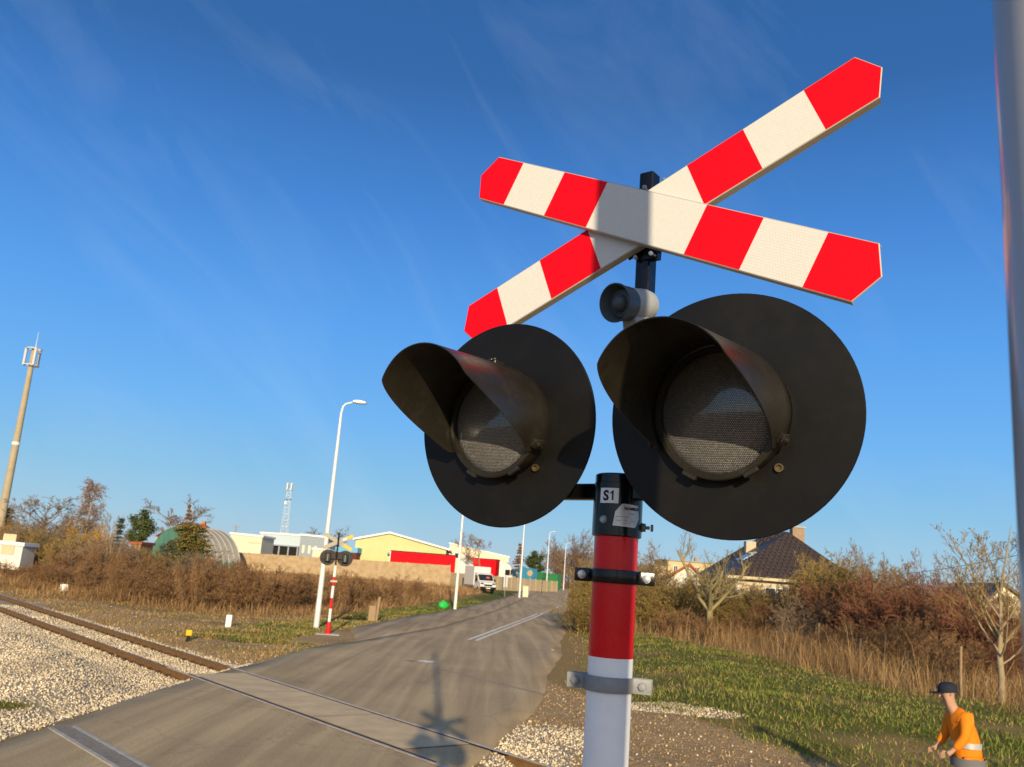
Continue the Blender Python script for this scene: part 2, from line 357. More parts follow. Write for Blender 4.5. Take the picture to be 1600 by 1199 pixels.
# ------------------------------------------------------------------ road, pavement, markings
def asphalt(name, base, dust, dark, streak=True, fine=60):
    m = bpy.data.materials.new(name); m.use_nodes = True; t = m.node_tree; n = t.nodes; l = t.links
    b = n['Principled BSDF']; b.inputs['Roughness'].default_value = .85; b.inputs['Specular IOR Level'].default_value = .25
    tcn = n.new('ShaderNodeTexCoord'); mp = n.new('ShaderNodeMapping'); mp.inputs['Rotation'].default_value = (0, 0, R(9)); mp.inputs['Scale'].default_value = (2.6, .10, 1); l.new(tcn.outputs['Object'], mp.inputs[0])
    n1 = n.new('ShaderNodeTexNoise'); n1.inputs['Scale'].default_value = .9; n1.inputs['Detail'].default_value = 5; n1.inputs['Distortion'].default_value = .4; l.new(mp.outputs[0], n1.inputs[0])
    n2 = n.new('ShaderNodeTexNoise'); n2.inputs['Scale'].default_value = .35; n2.inputs['Detail'].default_value = 6; l.new(tcn.outputs['Object'], n2.inputs[0])
    n3 = n.new('ShaderNodeTexNoise'); n3.inputs['Scale'].default_value = fine; n3.inputs['Detail'].default_value = 3; l.new(tcn.outputs['Object'], n3.inputs[0])
    r = n.new('ShaderNodeValToRGB'); e = r.color_ramp.elements; e[0].position = .38; e[0].color = (*dark, 1); e[1].position = .64; e[1].color = (*dust, 1); q = e.new(.5); q.color = (*base, 1)
    ad = n.new('ShaderNodeMath'); ad.operation = 'ADD'; mu = n.new('ShaderNodeMath'); mu.operation = 'MULTIPLY_ADD'; mu.inputs[1].default_value = .72; mu.inputs[2].default_value = 0
    l.new(n1.outputs[0], mu.inputs[0]); m2 = n.new('ShaderNodeMath'); m2.operation = 'MULTIPLY'; m2.inputs[1].default_value = .28; l.new(n2.outputs[0], m2.inputs[0]); l.new(mu.outputs[0], ad.inputs[0]); l.new(m2.outputs[0], ad.inputs[1])
    l.new(ad.outputs[0], r.inputs[0])
    ov = n.new('ShaderNodeMix'); ov.data_type = 'RGBA'; ov.blend_type = 'OVERLAY'; ov.inputs[0].default_value = .75; l.new(r.outputs[0], ov.inputs[6]); l.new(n3.outputs[0], ov.inputs[7])
    # cracks
    vo = n.new('ShaderNodeTexVoronoi'); vo.feature = 'DISTANCE_TO_EDGE'; vo.inputs['Scale'].default_value = .33
    nd = n.new('ShaderNodeTexNoise'); nd.inputs['Scale'].default_value = 2.5; nd.inputs['Detail'].default_value = 5; l.new(tcn.outputs['Object'], nd.inputs[0])
    vm = n.new('ShaderNodeVectorMath'); vm.operation = 'MULTIPLY_ADD'; vm.inputs[1].default_value = (.7, .7, .7); l.new(nd.outputs['Color'], vm.inputs[0]); l.new(tcn.outputs['Object'], vm.inputs[2]); l.new(vm.outputs[0], vo.inputs['Vector'])
    mr = n.new('ShaderNodeMapRange'); mr.inputs[1].default_value = .004; mr.inputs[2].default_value = .012; mr.inputs[3].default_value = .86; mr.inputs[4].default_value = 1; l.new(vo.outputs['Distance'], mr.inputs[0])
    cm = n.new('ShaderNodeMix'); cm.data_type = 'RGBA'; cm.blend_type = 'MULTIPLY'; cm.inputs[0].default_value = 1; l.new(ov.outputs[2], cm.inputs[6]); l.new(mr.outputs[0], cm.inputs[7])
    l.new(cm.outputs[2], b.inputs['Base Color'])
    bp = n.new('ShaderNodeBump'); bp.inputs['Strength'].default_value = .35; bp.inputs['Distance'].default_value = .01; l.new(n3.outputs[0], bp.inputs['Height']); l.new(bp.outputs[0], b.inputs['Normal'])
    return m
M_road = asphalt('road_asphalt', (.43, .308, .158), (.54, .395, .205), (.345, .247, .126))
M_pave = asphalt('pavement_asphalt', (.40, .285, .155), (.50, .365, .20), (.29, .205, .115))
M_slab = mat('crossing_concrete', (.60, .445, .25), .85, var=.14, vscale=2.2, bump=.2, bscale=50)
M_conc = mat('pale_concrete', (.42, .39, .33), .85, var=.2, vscale=6, bump=.3, bscale=60)
M_white_paint = mat('road_paint', (.80, .74, .62), .75, var=.18, vscale=8)
M_dust_line = mat('worn_line', (.36, .28, .20), .9, var=.35, vscale=7)
def sheet(name, ys, fl, fr, dz, m, nx=8, kind='structure', skirt=.0):
    ys = np.asarray(ys, float); xl = fl(ys); xr = fr(ys); u = np.linspace(0, 1, nx)
    X = xl[:, None]*(1-u)+xr[:, None]*u; Y = np.repeat(ys[:, None], nx, 1); Z = H(X, Y)+dz
    V = np.stack([X, Y, Z], -1); n = len(ys)
    if skirt:
        a = V[:, :1].copy(); a[..., 2] -= skirt; b = V[:, -1:].copy(); b[..., 2] -= skirt
        V = np.concatenate([a, V, b], 1); nx += 2
    i, j = np.meshgrid(np.arange(n-1), np.arange(nx-1), indexing='ij')
    q = np.stack([i*nx+j, i*nx+j+1, (i+1)*nx+j+1, (i+1)*nx+j], -1).reshape(-1, 4)
    o = npmesh(name, V.reshape(-1, 3), q, None, m)
    if kind: o['kind'] = kind
    return o
ysr = np.r_[np.arange(-60, 12, 3), np.arange(12, 34, .33), np.arange(34, 120, 1.5), np.arange(120, 520, 8)]
wob = lambda s: (lambda y: .025*np.sin(y*1.3+s)+.015*np.sin(y*2.9+2*s)+.08*np.sin(y*.43+3*s))
road = sheet('road', ysr, lambda y: rl(y)-.02+wob(1)(y)*(y < 34), lambda y: rr(y)+wob(2)(y), .02, M_road, 14, skirt=.08)
sheet('pavement', ysr[(ysr > 31.5) & (ysr < 330)], lambda y: rl(y)-.03-(rl(y)-sw(y)-.5*wob(3)(y))*np.clip(sm(31.5, 40, y), .02, 1), lambda y: rl(y)-.03, .036, M_pave, 5, skirt=.08)
def quad_on(name, pts, z, m):
    'flat strip laid on the road through world x,y corner points'
    return npmesh(name, [(x, y, Hs(x, y)+z) for x, y in pts], [list(range(4))], None, m)
def strip(name, p, q, wd, z, m, n=10, jag=0):
    p = np.array(p, float); q = np.array(q, float); d = (q-p)/np.linalg.norm(q-p); k = np.array([-d[1], d[0]])*wd/2
    t = np.linspace(0, 1, n)[:, None]; c = p+(q-p)*t
    j1 = 1+jag*rng.normal(size=(n, 1)); j2 = 1+jag*rng.normal(size=(n, 1))
    A = c+k*j1; B = c-k*j2; V = np.concatenate([A, B]); z_ = H(V[:, 0], V[:, 1])+z
    qd = [[n+i, n+i+1, i+1, i] for i in range(n-1)]
    return npmesh(name, np.c_[V, z_], qd, None, m)
for nm, p, q in (('lane_marking', (-.98, 37.7), (3.32, 70.6)), ('lane_marking', (-.68, 37.5), (3.62, 70.2))):
    tag(strip(nm, p, q, .14, .026, M_white_paint, 30, .05), kind='structure')
def gp_(px, py):
    d = at(px, py, 1); t = 10.
    for _ in range(60): t = t+((HC+(d.z-HC)*t)-Hs(d.x*t, t))/max(.02, -(d.z-HC))*.5
    return Vector((d.x*t, t, Hs(d.x*t, t)))
for (xa, ya, xb, yb) in ((845, 960.2, 849.5, 958.4), (852, 957.3, 856, 955.7), (857.5, 955, 861, 953.6), (868.5, 950.3, 873, 948.6)):
    g0, g1 = gp_(xa, ya), gp_(xb, yb); tag(strip('lane_marking', (g0.x, g0.y), (g1.x, g1.y), .15, .026, M_white_paint, 4), kind='structure')
tag(strip('stop_line', (-1.4, 25.7), (1.3, 21.9), .13, .0245, M_dust_line, 24, .28), kind='structure')
for (px, py, dx, dy) in ((668, 1035, .32, .10), (625, 1009, .2, .07), (640, 1034, .18, .06)):
    g = at(px, py, 1.0); t = (0.0-HC)/(g.z-HC); x0, y0 = g.x*t, t
    k = 18; pts = [(x0+dx*math.cos(6.283*i/k)*random.uniform(.5, 1.1), y0+4*dy*math.sin(6.283*i/k)*random.uniform(.5, 1.1)) for i in range(k)]
    o = npmesh('road_stain', [(x, y, Hs(x, y)+.025) for x, y in pts], None, [[0, i, i+1] for i in range(1, k-1)], M_white_paint if px == 668 else M_dust_line); tag(o, kind='structure')

def tpt(a, c): return T0+TD*a+TN*c
def track_strip(name, a0, a1, c0, c1, z, m, n=40):
    aa = np.linspace(a0, a1, n); A = np.array([tpt(a, c0) for a in aa]); B = np.array([tpt(a, c1) for a in aa]); V = np.r_[A, B]
    zz = np.full(len(V), z)
    return npmesh(name, np.c_[V, zz], [[i, n+i, n+i+1, i+1] for i in range(n-1)], None, m)
M_groove = mat('flangeway_shade', (.02, .018, .016), .8)  # dark colour stands in for the shade inside the rail grooves
M_apron = asphalt('apron_asphalt', (.11, .09, .068), (.18, .14, .10), (.06, .05, .04))
for i in range(3):                                        # concrete panels between the rails
    a0 = .3+i*2.86; tag(track_strip('crossing_panel', a0, a0+2.84, .12, GA-.12, .034, M_slab, 4), kind='structure')
tag(track_strip('flangeway', -.6, 8.95, .042, .115, .0265, M_groove), kind='structure')
tag(track_strip('flangeway', -.6, 8.95, GA-.115, GA-.042, .0265, M_groove), kind='structure')

# rails
M_rust = mat('rusty_rail_side', (.13, .068, .026), .8, c2=(.21, .115, .045), vscale=9, bump=.3)
M_railtop = mat('rail_head_steel', (.46, .41, .34), .55, .1, var=.2, vscale=5)
M_railtop2 = mat('rail_head_dull', (.17, .11, .07), .5, .5, var=.3, vscale=5)
M_clip = mat('rail_clip_steel', (.06, .04, .025), .7)
prof = [(-.075, -.172), (.075, -.172), (.075, -.161), (.010, -.147), (.010, -.048), (.036, -.040), (.036, -.006), (.030, 0), (-.030, 0), (-.036, -.006), (-.036, -.040), (-.010, -.048), (-.010, -.147), (-.075, -.161)]
def make_rail(c, label):
    mb = MB(); aa = list(np.linspace(-14, 75, 90)); rings = []
    for a in aa:
        p = tpt(a, c); rings.append(mb.addv([(p[0]+TN[0]*u, p[1]+TN[1]*u, .036+v) for u, v in prof]))
    n = len(prof)
    for k, (r0, r1) in enumerate(zip(rings, rings[1:])):
        for i in range(n):
            mb.cur = (1 if aa[k] < 9.2 else 2) if i in (6, 7, 8) else 0
            mb.face(r0+i, r0+(i+1) % n, r1+(i+1) % n, r1+i)
    mb.face(*[rings[0]+i for i in range(n)]); mb.face(*[rings[-1]+i for i in range(n)])
    o = mb.build('rail', [M_rust, M_railtop, M_railtop2]); p = tpt(0, c)
    tag(o, label, 'rail', 'rails of the railway track')
    first = None
    for i in range(38):
        a = 9.7+i*.62
        for s in (-1,):
            if first is None:
                b = MB(); b.box((-.06, -.05, -.015), (.06, .05, .015), .008); b.tube([(-.03, -.02, .01), (0, 0, .035), (.03, .02, .01)], .012, 5); first = b.build('rail_clip', M_clip, o); cl = first
            else:
                cl = first.copy(); col.objects.link(cl)
            q = tpt(a, c+s*.085); cl.location = (q[0], q[1], -.112); cl.rotation_euler.z = math.atan2(TD[1], TD[0])
make_rail(0, 'brown steel rail nearer the camera, ending in the big pale gravel heap')
make_rail(GA, 'brown steel rail farther from the camera, beside the yellow and black marker post')

# drain channel across the side of the road
M_grate = mat('drain_grate_metal', (.24, .215, .18), .7, .1, var=.25, vscale=12)
dc = empty('drain_channel', (-5.2, 12.75, Hs(-5.2, 12.75))); tag(dc, 'grey metal grated drain channel set across the asphalt at the lower left', 'drain')
b = MB(); ang = math.atan2(2.15, -1.9); b.M = Matrix.Rotation(ang, 4, 'Z')
b.box((-1.5, -.20, .012), (1.5, -.13, .030)); b.box((-1.5, .13, .012), (1.5, .20, .030)); b.build('channel_edge', M_conc, dc)
b = MB(); b.M = Matrix.Rotation(ang, 4, 'Z')
for i in range(7): b.box((-1.48, -.125+i*.036, .012), (1.48, -.125+i*.036+.024, .027))
b.build('grate', M_grate, dc)

# loose stones
def stones(name, n, box, wfun, smin, smax, m, kind='stuff', zoff=0):
    x = rng.uniform(box[0], box[1], n); y = rng.uniform(box[2], box[3], n)
    k = rng.uniform(size=n) < wfun(x, y); x, y = x[k], y[k]; n = len(x)
    base = np.array([(1, 0, 0), (-1, 0, 0), (0, 1, 0), (0, -1, 0), (0, 0, 1), (0, 0, -1)], float)
    fc = np.array([(0, 2, 4), (2, 1, 4), (1, 3, 4), (3, 0, 4), (2, 0, 5), (1, 2, 5), (3, 1, 5), (0, 3, 5)])
    s = rng.uniform(smin, smax, n)**1.0; a = rng.uniform(0, 6.283, (n, 3))
    P = base[None]*rng.uniform(.55, 1.25, (n, 6, 1))+rng.normal(0, .22, (n, 6, 3)); P *= np.array([1, .85, .7])
    def rot(P, ax, t):
        c, s_ = np.cos(t)[:, None], np.sin(t)[:, None]; i, j = [(1, 2), (2, 0), (0, 1)][ax]; Q = P.copy(); Q[..., i] = P[..., i]*c-P[..., j]*s_; Q[..., j] = P[..., i]*s_+P[..., j]*c; return Q
    for ax in range(3): P = rot(P, ax, a[:, ax])
    P = P*s[:, None, None]; P += np.stack([x, y, H(x, y)+s*.35+zoff], -1)[:, None]
    F = (fc[None]+6*np.arange(n)[:, None, None]).reshape(-1, 3)
    o = npmesh(name, P.reshape(-1, 3), None, F, m); tag(o, kind=kind); return o
M_stone = mat('ballast_stone', (.5, .45, .36), .9, isl=[(.30, .22, .13), (.72, .58, .37), (.52, .42, .28), (.85, .71, .48), (.40, .33, .24), (.76, .61, .40), (.6, .52, .39)], pvar=(.5, .22))
def wst(x, y):
    a, c = tcoord(x, y); d = np.hypot(x, y); return z_gravel(x, y)*np.clip((24/d)**1.6, 0, 1)
tag(stones('ballast_stones', 320000, (-24, 9, 11, 40), wst, .011, .034, M_stone), 'crushed pale stone ballast heaped along the track', 'ballast')
M_clod = mat('soil_clod', (.3, .2, .1), .95, isl=[(.20, .125, .058), (.42, .28, .14), (.30, .19, .09), (.56, .40, .21)])
tag(stones('soil_clods', 90000, (-24, 12, 11, 46), lambda x, y: np.where(on_road(x, y) < -.05, z_dirt(x, y)*(1-z_gravel(x, y))*np.clip((22/np.hypot(x, y))**1.5, 0, 1), 0), .008, .034, M_clod, zoff=-.008), 'loose clods of bare brown soil beside road and track', 'soil')
tag(stones('scattered_stones', 22000, (-24, 9, 12, 46), lambda x, y: np.where(on_road(x, y) < -.1, .25*z_dirt(x, y), 0), .010, .036, M_stone), 'small loose stones strewn over the bare soil', 'stones')

# ------------------------------------------------------------------ near crossing signal
def honey(name, c, amp=.35, scale=150):
    'retroreflective sheeting: fine cells in the film'
    m = bpy.data.materials.new(name); m.use_nodes = True; t = m.node_tree; n = t.nodes; l = t.links
    b = n['Principled BSDF']; b.inputs['Roughness'].default_value = .5; b.inputs['Specular IOR Level'].default_value = .12
    tcn = n.new('ShaderNodeTexCoord'); mp = n.new('ShaderNodeMapping'); mp.inputs['Rotation'].default_value = (R(90), 0, 0); l.new(tcn.outputs['Object'], mp.inputs[0])
    br = n.new('ShaderNodeTexBrick'); br.inputs['Scale'].default_value = scale; br.inputs['Mortar Size'].default_value = .07; br.inputs['Brick Width'].default_value = .9; br.inputs['Row Height'].default_value = .75; br.inputs['Mortar Smooth'].default_value = .6
    br.inputs['Color1'].default_value = (*c, 1); br.inputs['Color2'].default_value = (*[x*.96 for x in c], 1); br.inputs['Mortar'].default_value = (*[x*(1-amp) for x in c], 1)
    l.new(mp.outputs[0], br.inputs['Vector']); l.new(br.outputs[0], b.inputs['Base Color'])
    bp = n.new('ShaderNodeBump'); bp.inputs['Strength'].default_value = .25; bp.inputs['Distance'].default_value = .001; l.new(br.outputs['Fac'], bp.inputs['Height']); bp.invert = True; l.new(bp.outputs[0], b.inputs['Normal'])
    return m
M_sw = honey('white_reflective_film', (.62, .60, .55), .15, 120)
M_sr = honey('red_reflective_film', (.78, .002, .010), .05, 95)
M_edge = mat('sign_edge_aluminium', (.45, .42, .36), .5, .3, var=.1)
M_back = mat('sign_back_grey', (.30, .29, .27), .6, .2, var=.08)
M_red = mat('red_gloss_paint', (.62, .0015, .006), .26, var=.06, vscale=14, coat=.12, spec=.22, grime=(16, .10, (.30, .12, .09)))
M_white = mat('white_gloss_paint', (.80, .81, .82), .3, var=.05, vscale=9, coat=.15, grime=(12, .16, (.42, .38, .32)), bump=.03, bscale=30)
M_black = mat('black_gloss_paint', (.004, .004, .0045), .22, coat=.12, spec=.25, bump=.03, bscale=60)
M_blackm = mat('black_satin_plastic', (.0055, .005, .0045), .42, var=.2, vscale=5, spec=.2, grime=(7, .035, (.09, .08, .06)))
M_visor = mat('dusty_black_visor', (.013, .0110, .008), .30, c2=(.020, .017, .012), vscale=9, bump=.02, bscale=120, spec=.45, grime=(14, .14, (.12, .10, .07)))
M_galv = mat('galvanised_steel', (.19, .197, .205), .6, .2, c2=(.27, .275, .28), vscale=22, bump=.08, bscale=80)
M_zinc = mat('zinc_bolt', (.32, .34, .37), .45, .5, var=.12, vscale=60)
M_sticker = mat('white_sticker', (.72, .73, .74), .35, var=.04, vscale=30)
M_plate = mat('silver_label_film', (.55, .55, .54), .35, .3, var=.1, vscale=40)
M_ink = mat('black_ink', (.012, .012, .015), .5)
M_inkg = mat('grey_ink', (.16, .16, .17), .5)
M_siren = mat('blue_grey_plastic', (.065, .083, .095), .35, var=.08, vscale=20)
M_sirenl = mat('pale_grey_plastic', (.33, .34, .33), .45, var=.06, vscale=20)
M_eye = mat('dull_brass', (.16, .12, .06), .4, .7)
def lens_material():
    m = bpy.data.materials.new('prismatic_lens_glass'); m.use_nodes = True; t = m.node_tree; n = t.nodes; l = t.links
    b = n['Principled BSDF']; b.inputs['Roughness'].default_value = .3; b.inputs['Metallic'].default_value = .3
    tcn = n.new('ShaderNodeTexCoord'); mp = n.new('ShaderNodeMapping'); mp.inputs['Rotation'].default_value = (R(90), 0, 0); l.new(tcn.outputs['Object'], mp.inputs[0])
    br = n.new('ShaderNodeTexBrick'); br.inputs['Scale'].default_value = 62; br.inputs['Mortar Size'].default_value = .05; br.inputs['Mortar Smooth'].default_value = 1; br.inputs['Brick Width'].default_value = .26; br.inputs['Row Height'].default_value = .21
    br.inputs['Color1'].default_value = (.27, .265, .26, 1); br.inputs['Color2'].default_value = (.17, .168, .165, 1); br.inputs['Mortar'].default_value = (.04, .039, .037, 1)
    l.new(mp.outputs[0], br.inputs['Vector']); l.new(br.outputs[0], b.inputs['Base Color'])
    bp = n.new('ShaderNodeBump'); bp.inputs['Strength'].default_value = .8; bp.inputs['Distance'].default_value = .003; bp.invert = True; l.new(br.outputs['Fac'], bp.inputs['Height']); l.new(bp.outputs[0], b.inputs['Normal'])
    b.inputs['Coat Weight'].default_value = .8; b.inputs['Coat Roughness'].default_value = .06
    return m
M_lens = lens_material()

SB = Vector((.2644, 2.05, Hs(.2644, 2.05)))
sig = empty('crossing_signal', SB); tag(sig, 'large near crossing signal, two black hooded lamps under a red and white cross', 'crossing signal')
def fin(mb, name, mats, parent=sig, **k): return mb.build(name, mats, parent, origin=SB, **k)
def zc(px, py, D): return at(px, py, D).z
zt = zc(963, 742, 2.04); zs = zc(963.5, 838, 2.0); zr = zc(954, 1030, 1.99)
PR = .0498
# pole in red and white bands
mb = MB(); mb.M = Matrix.Translation((SB.x, SB.y, 0))
zz = [zs+.06, zr]; step = .30; c = 0
while zz[-1] > SB.z+.05: zz.append(max(SB.z-.05, zz[-1]-step))
segs = 48
rings = []
for z in zz: rings.append(mb.addv([(PR*math.cos(2*math.pi*i/segs), PR*math.sin(2*math.pi*i/segs), z) for i in range(segs)]))
for k, (a, b) in enumerate(zip(rings, rings[1:])):
    mb.cur = k % 2
    for i in range(segs): mb.face(a+i, b+i, b+(i+1) % segs, a+(i+1) % segs)
mb.cur = 0; mb.face(*[rings[0]+i for i in range(segs)])
pole = fin(mb, 'pole', [M_red, M_white], smooth=40)
mb = MB(); mb.M = Matrix.Translation((SB.x, SB.y, SB.z)); mb.lathe([(.16, -.02), (.16, .02), (.07, .03), (.055, .12), (.0505, .121)], 32); fin(mb, 'base_flange', M_galv, smooth=40)
# black sleeve on top of the pole
SR = .0565
mb = MB(); mb.M = Matrix.Translation((SB.x, SB.y, 0)); mb.lathe([(SR-.003, zs), (SR, zs+.002), (SR, zt-.022), (SR-.002, zt-.021), (SR-.002, zt-.003), (SR-.006, zt), (0.001, zt)], 48, capb=False)
sleeve = fin(mb, 'sleeve', M_black, smooth=40)
def wrap(rad, zmid, az, pts):
    'flat pattern (u,v) laid on the sleeve; az measured from straight towards the viewer'
    out = []
    for u, v in pts:
        a = az+u/rad
        out.append((SB.x+rad*math.sin(a), SB.y-rad*math.cos(a), zmid+v))
    return out
def curved_patch(name, mats, parent, rad, zmid, az, poly, n=10):
    'convex polygon patch following the cylinder'
    us = [p[0] for p in poly]; u0, u1 = min(us), max(us); mb = MB()
    def lim(u):
        hits = []
        for (a, b), (c, d) in zip(poly, poly[1:]+poly[:1]):
            if (a-u)*(c-u) <= 0 and abs(a-c) > 1e-9: hits.append(b+(d-b)*(u-a)/(c-a))
        return min(hits), max(hits)
    prev = None
    for i in range(n+1):
        u = u0+(u1-u0)*(i/n*.9998+.0001); lo, hi = lim(u); k = mb.addv(wrap(rad, zmid, az, [(u, lo), (u, hi)]))
        if prev is not None: mb.face(prev, k, k+1, prev+1)
        prev = k
    return fin(mb, name, mats, parent)
view_az = -math.atan2(SB.x, SB.y)
def text_mesh(s, size, off=0, shear=0):
    cu = bpy.data.curves.new('t', 'FONT'); cu.body = s; cu.size = size; cu.offset = off; cu.resolution_u = 3; cu.shear = shear
    ob = bpy.data.objects.new('t', cu); col.objects.link(ob); dg = bpy.context.evaluated_depsgraph_get()
    me = bpy.data.meshes.new_from_object(ob.evaluated_get(dg)); bpy.data.objects.remove(ob)
    vs = [(v.co.x, v.co.y) for v in me.vertices]; fs = [tuple(p.vertices) for p in me.polygons]; bpy.data.meshes.remove(me)
    return vs, fs
def curved_text(name, s, size, parent, rad, zmid, az, u, v, m, off=0, sx=1):
    vs, fs = text_mesh(s, size, off); x0 = min(a for a, _ in vs); x1 = max(a for a, _ in vs)
    mb = MB(); mb.addv(wrap(rad, zmid, az, [((a-(x0+x1)/2)*sx+u, b+v) for a, b in vs]))
    for f in fs: mb.face(*f)
    return fin(mb, name, m, parent)
z1 = zc(949, 774, 2.0)
st = curved_patch('number_sticker', M_sticker, sleeve, SR+.0006, z1, view_az-.38, [(-.0225, -.017), (.0225, -.017), (.0225, .017), (-.0225, .017)])
curved_text('number_text', 'S', .031, sleeve, SR+.0012, z1, view_az-.38, -.0070, -.0105, M_ink, .0012)
mb = MB(); one = [(.0085, -.0105), (.0122, -.0105), (.0122, .0115), (.0092, .0115), (.0078, .0088), (.0042, .0068), (.0042, .0038), (.0085, .0052)]
i = mb.addv(wrap(SR+.0012, z1, view_az-.38, [(u_-.0012, v_) for u_, v_ in one])); mb.face(*[i+k for k in range(8)]); fin(mb, 'number_text', M_ink, sleeve)
z2 = zc(978, 806, 2.0)
curved_patch('maker_plate', M_plate, sleeve, SR+.0006, z2, view_az+.42, [(-.034, -.024), (.022, -.026), (.033, -.004), (.031, .024), (-.014, .026), (-.032, .004)], 14)
curved_text('maker_text', 'KOMBUD', .0085, sleeve, SR+.0012, z2, view_az+.42, .012, .0125, M_ink, .0003)
mb = MB()
for a in (90, 210, 330):
    d = (math.cos(R(a+20)), math.sin(R(a+20))); k = (-d[1]*.0016, d[0]*.0016); cx, cy = -.0075, .0155
    i = mb.addv(wrap(SR+.0012, z2, view_az+.42, [(cx+k[0], cy+k[1]), (cx-k[0], cy-k[1]), (cx+d[0]*.0075, cy+d[1]*.0075)])); mb.face(i, i+1, i+2)
for (u0, u1, v) in ((-.028, -.014, -.004), (-.012, .004, -.004), (-.028, -.016, -.0125), (-.012, .0, -.0125), (.004, .02, -.0125), (-.010, .008, -.018), (.002, .018, .004), (-.008, .012, -.0085)):
    i = mb.addv(wrap(SR+.0012, z2, view_az+.42, [(u0, v), (u1, v), (u1, v+.0011), (u0, v+.0011)])); mb.face(i, i+1, i+2, i+3)
fin(mb, 'plate_print', M_inkg, sleeve)
def bolt(mb, p, d, r, h, shank=.0, washer=True):
    M = Matrix.Translation(p) @ Vector((0, 0, 1)).rotation_difference(Vector(d)).to_matrix().to_4x4(); o = mb.M; mb.M = o @ M
    if washer: mb.lathe([(r*1.28, 0), (r*1.28, h*.22)], 20)
    if shank: mb.lathe([(r*.55, 0), (r*.55, shank)], 12)
    mb.lathe([(r*1.1, shank+h*.22), (r*1.12, shank+h*.9), (r*.9, shank+h)], 6); mb.M = o
z3 = zc(938, 811, 2.0)
mb = MB(); a = view_az-.55; bolt(mb, (SB.x+SR*math.sin(a), SB.y-SR*math.cos(a), z3), (math.sin(a), -math.cos(a), 0), .0068, .008); fin(mb, 'bolt', M_zinc, sleeve, smooth=30)
mb = MB(); a = view_az+1.52; bolt(mb, (SB.x+SR*math.sin(a), SB.y-SR*math.cos(a), zc(1005, 823, 2.0)), (math.sin(a), -math.cos(a), 0), .0085, .009); bolt(mb, (SB.x+SR*math.sin(a), SB.y-SR*math.cos(a), zc(1005, 823, 2.0)), (math.sin(a), -math.cos(a), 0), .0072, .008, .018, False); fin(mb, 'set_screw', M_galv, sleeve, smooth=30)

# clamps round the pole
def clamp(zm, h, half, m, mb_m, yaw, ear_r, notch):
    mb = MB(); mb.M = Matrix.Translation((SB.x, SB.y, zm)) @ Matrix.Rotation(yaw, 4, 'Z')
    r0, r1 = PR+.001, PR+.0065
    outl = []
    for i in range(25):
        t = math.pi*(i/24); outl.append((-math.cos(t), math.sin(t)))
    # front half band: from left ear over the front to the right ear (viewed from -Y)
    path = [(-half, -.012)]+[(-r1-.004, -.012)]+[(c*r1, -max(s*r1, .012)) for c, s in outl if s*r1 > .012]+[(r1+.004, -.012), (half, -.012)]
    inn = [(-half, -.006)]+[(-r0-.004, -.006)]+[(c*r0, -max(s*r0, .006)) for c, s in outl if s*r1 > .012]+[(r0+.004, -.006), (half, -.006)]
    n = len(path)
    A = mb.addv([(x, y, -h/2) for x, y in path]); B = mb.addv([(x, y, h/2) for x, y in path]); C = mb.addv([(x, y, -h/2) for x, y in inn]); D = mb.addv([(x, y, h/2) for x, y in inn])
    for i in range(n-1):
        mb.face(A+i, A+i+1, B+i+1, B+i); mb.face(C+i+1, C+i, D+i, D+i+1); mb.face(B+i, B+i+1, D+i+1, D+i); mb.face(A+i+1, A+i, C+i, C+i+1)
    mb.face(A, B, D, C); mb.face(A+n-1, C+n-1, D+n-1, B+n-1)
    # rear half
    path2 = [(x, -y+.0) for x, y in path]; inn2 = [(x, -y) for x, y in inn]
    A = mb.addv([(x, y, -h/2) for x, y in path2]); B = mb.addv([(x, y, h/2) for x, y in path2]); C = mb.addv([(x, y, -h/2) for x, y in inn2]); D = mb.addv([(x, y, h/2) for x, y in inn2])
    for i in range(n-1):
        mb.face(A+i, A+i+1, B+i+1, B+i); mb.face(C+i+1, C+i, D+i, D+i+1); mb.face(B+i, B+i+1, D+i+1, D+i); mb.face(A+i+1, A+i, C+i, C+i+1)
    mb.face(A, B, D, C); mb.face(A+n-1, C+n-1, D+n-1, B+n-1)
    o = fin(mb, 'clamp', m, smooth=35, bevel=.0028)
    for s in (-1, 1):
        b = MB(); b.M = Matrix.Translation((SB.x, SB.y, zm)) @ Matrix.Rotation(yaw, 4, 'Z')
        bolt(b, (s*(half+PR)*.49+s*.004, -.0125, 0), (0, -1, 0), .0075, .008); b.lathe([(.001, -.001)], 3) if False else None
        fin(b, 'bolt', mb_m, o, smooth=30)
    return o
clamp(zc(961, 901, 1.98), .030, .090, M_black, M_zinc, R(-12), .01, 0)
clamp(zc(953, 1073, 1.98), .0325, .094, M_galv, M_galv, R(-17), 0, 0)

# square post that carries the cross
PC = Vector((.3105, 2.09, 0)); YS = -.6475
mb = MB(); mb.M = Matrix.Translation(PC) @ Matrix.Rotation(YS, 4, 'Z'); mb.box((-.0195, -.0195, zs+.10), (.0195, .0195, zc(1015, 273, 2.09)), .003)
spost = fin(mb, 'sign_post', M_black, smooth=30)
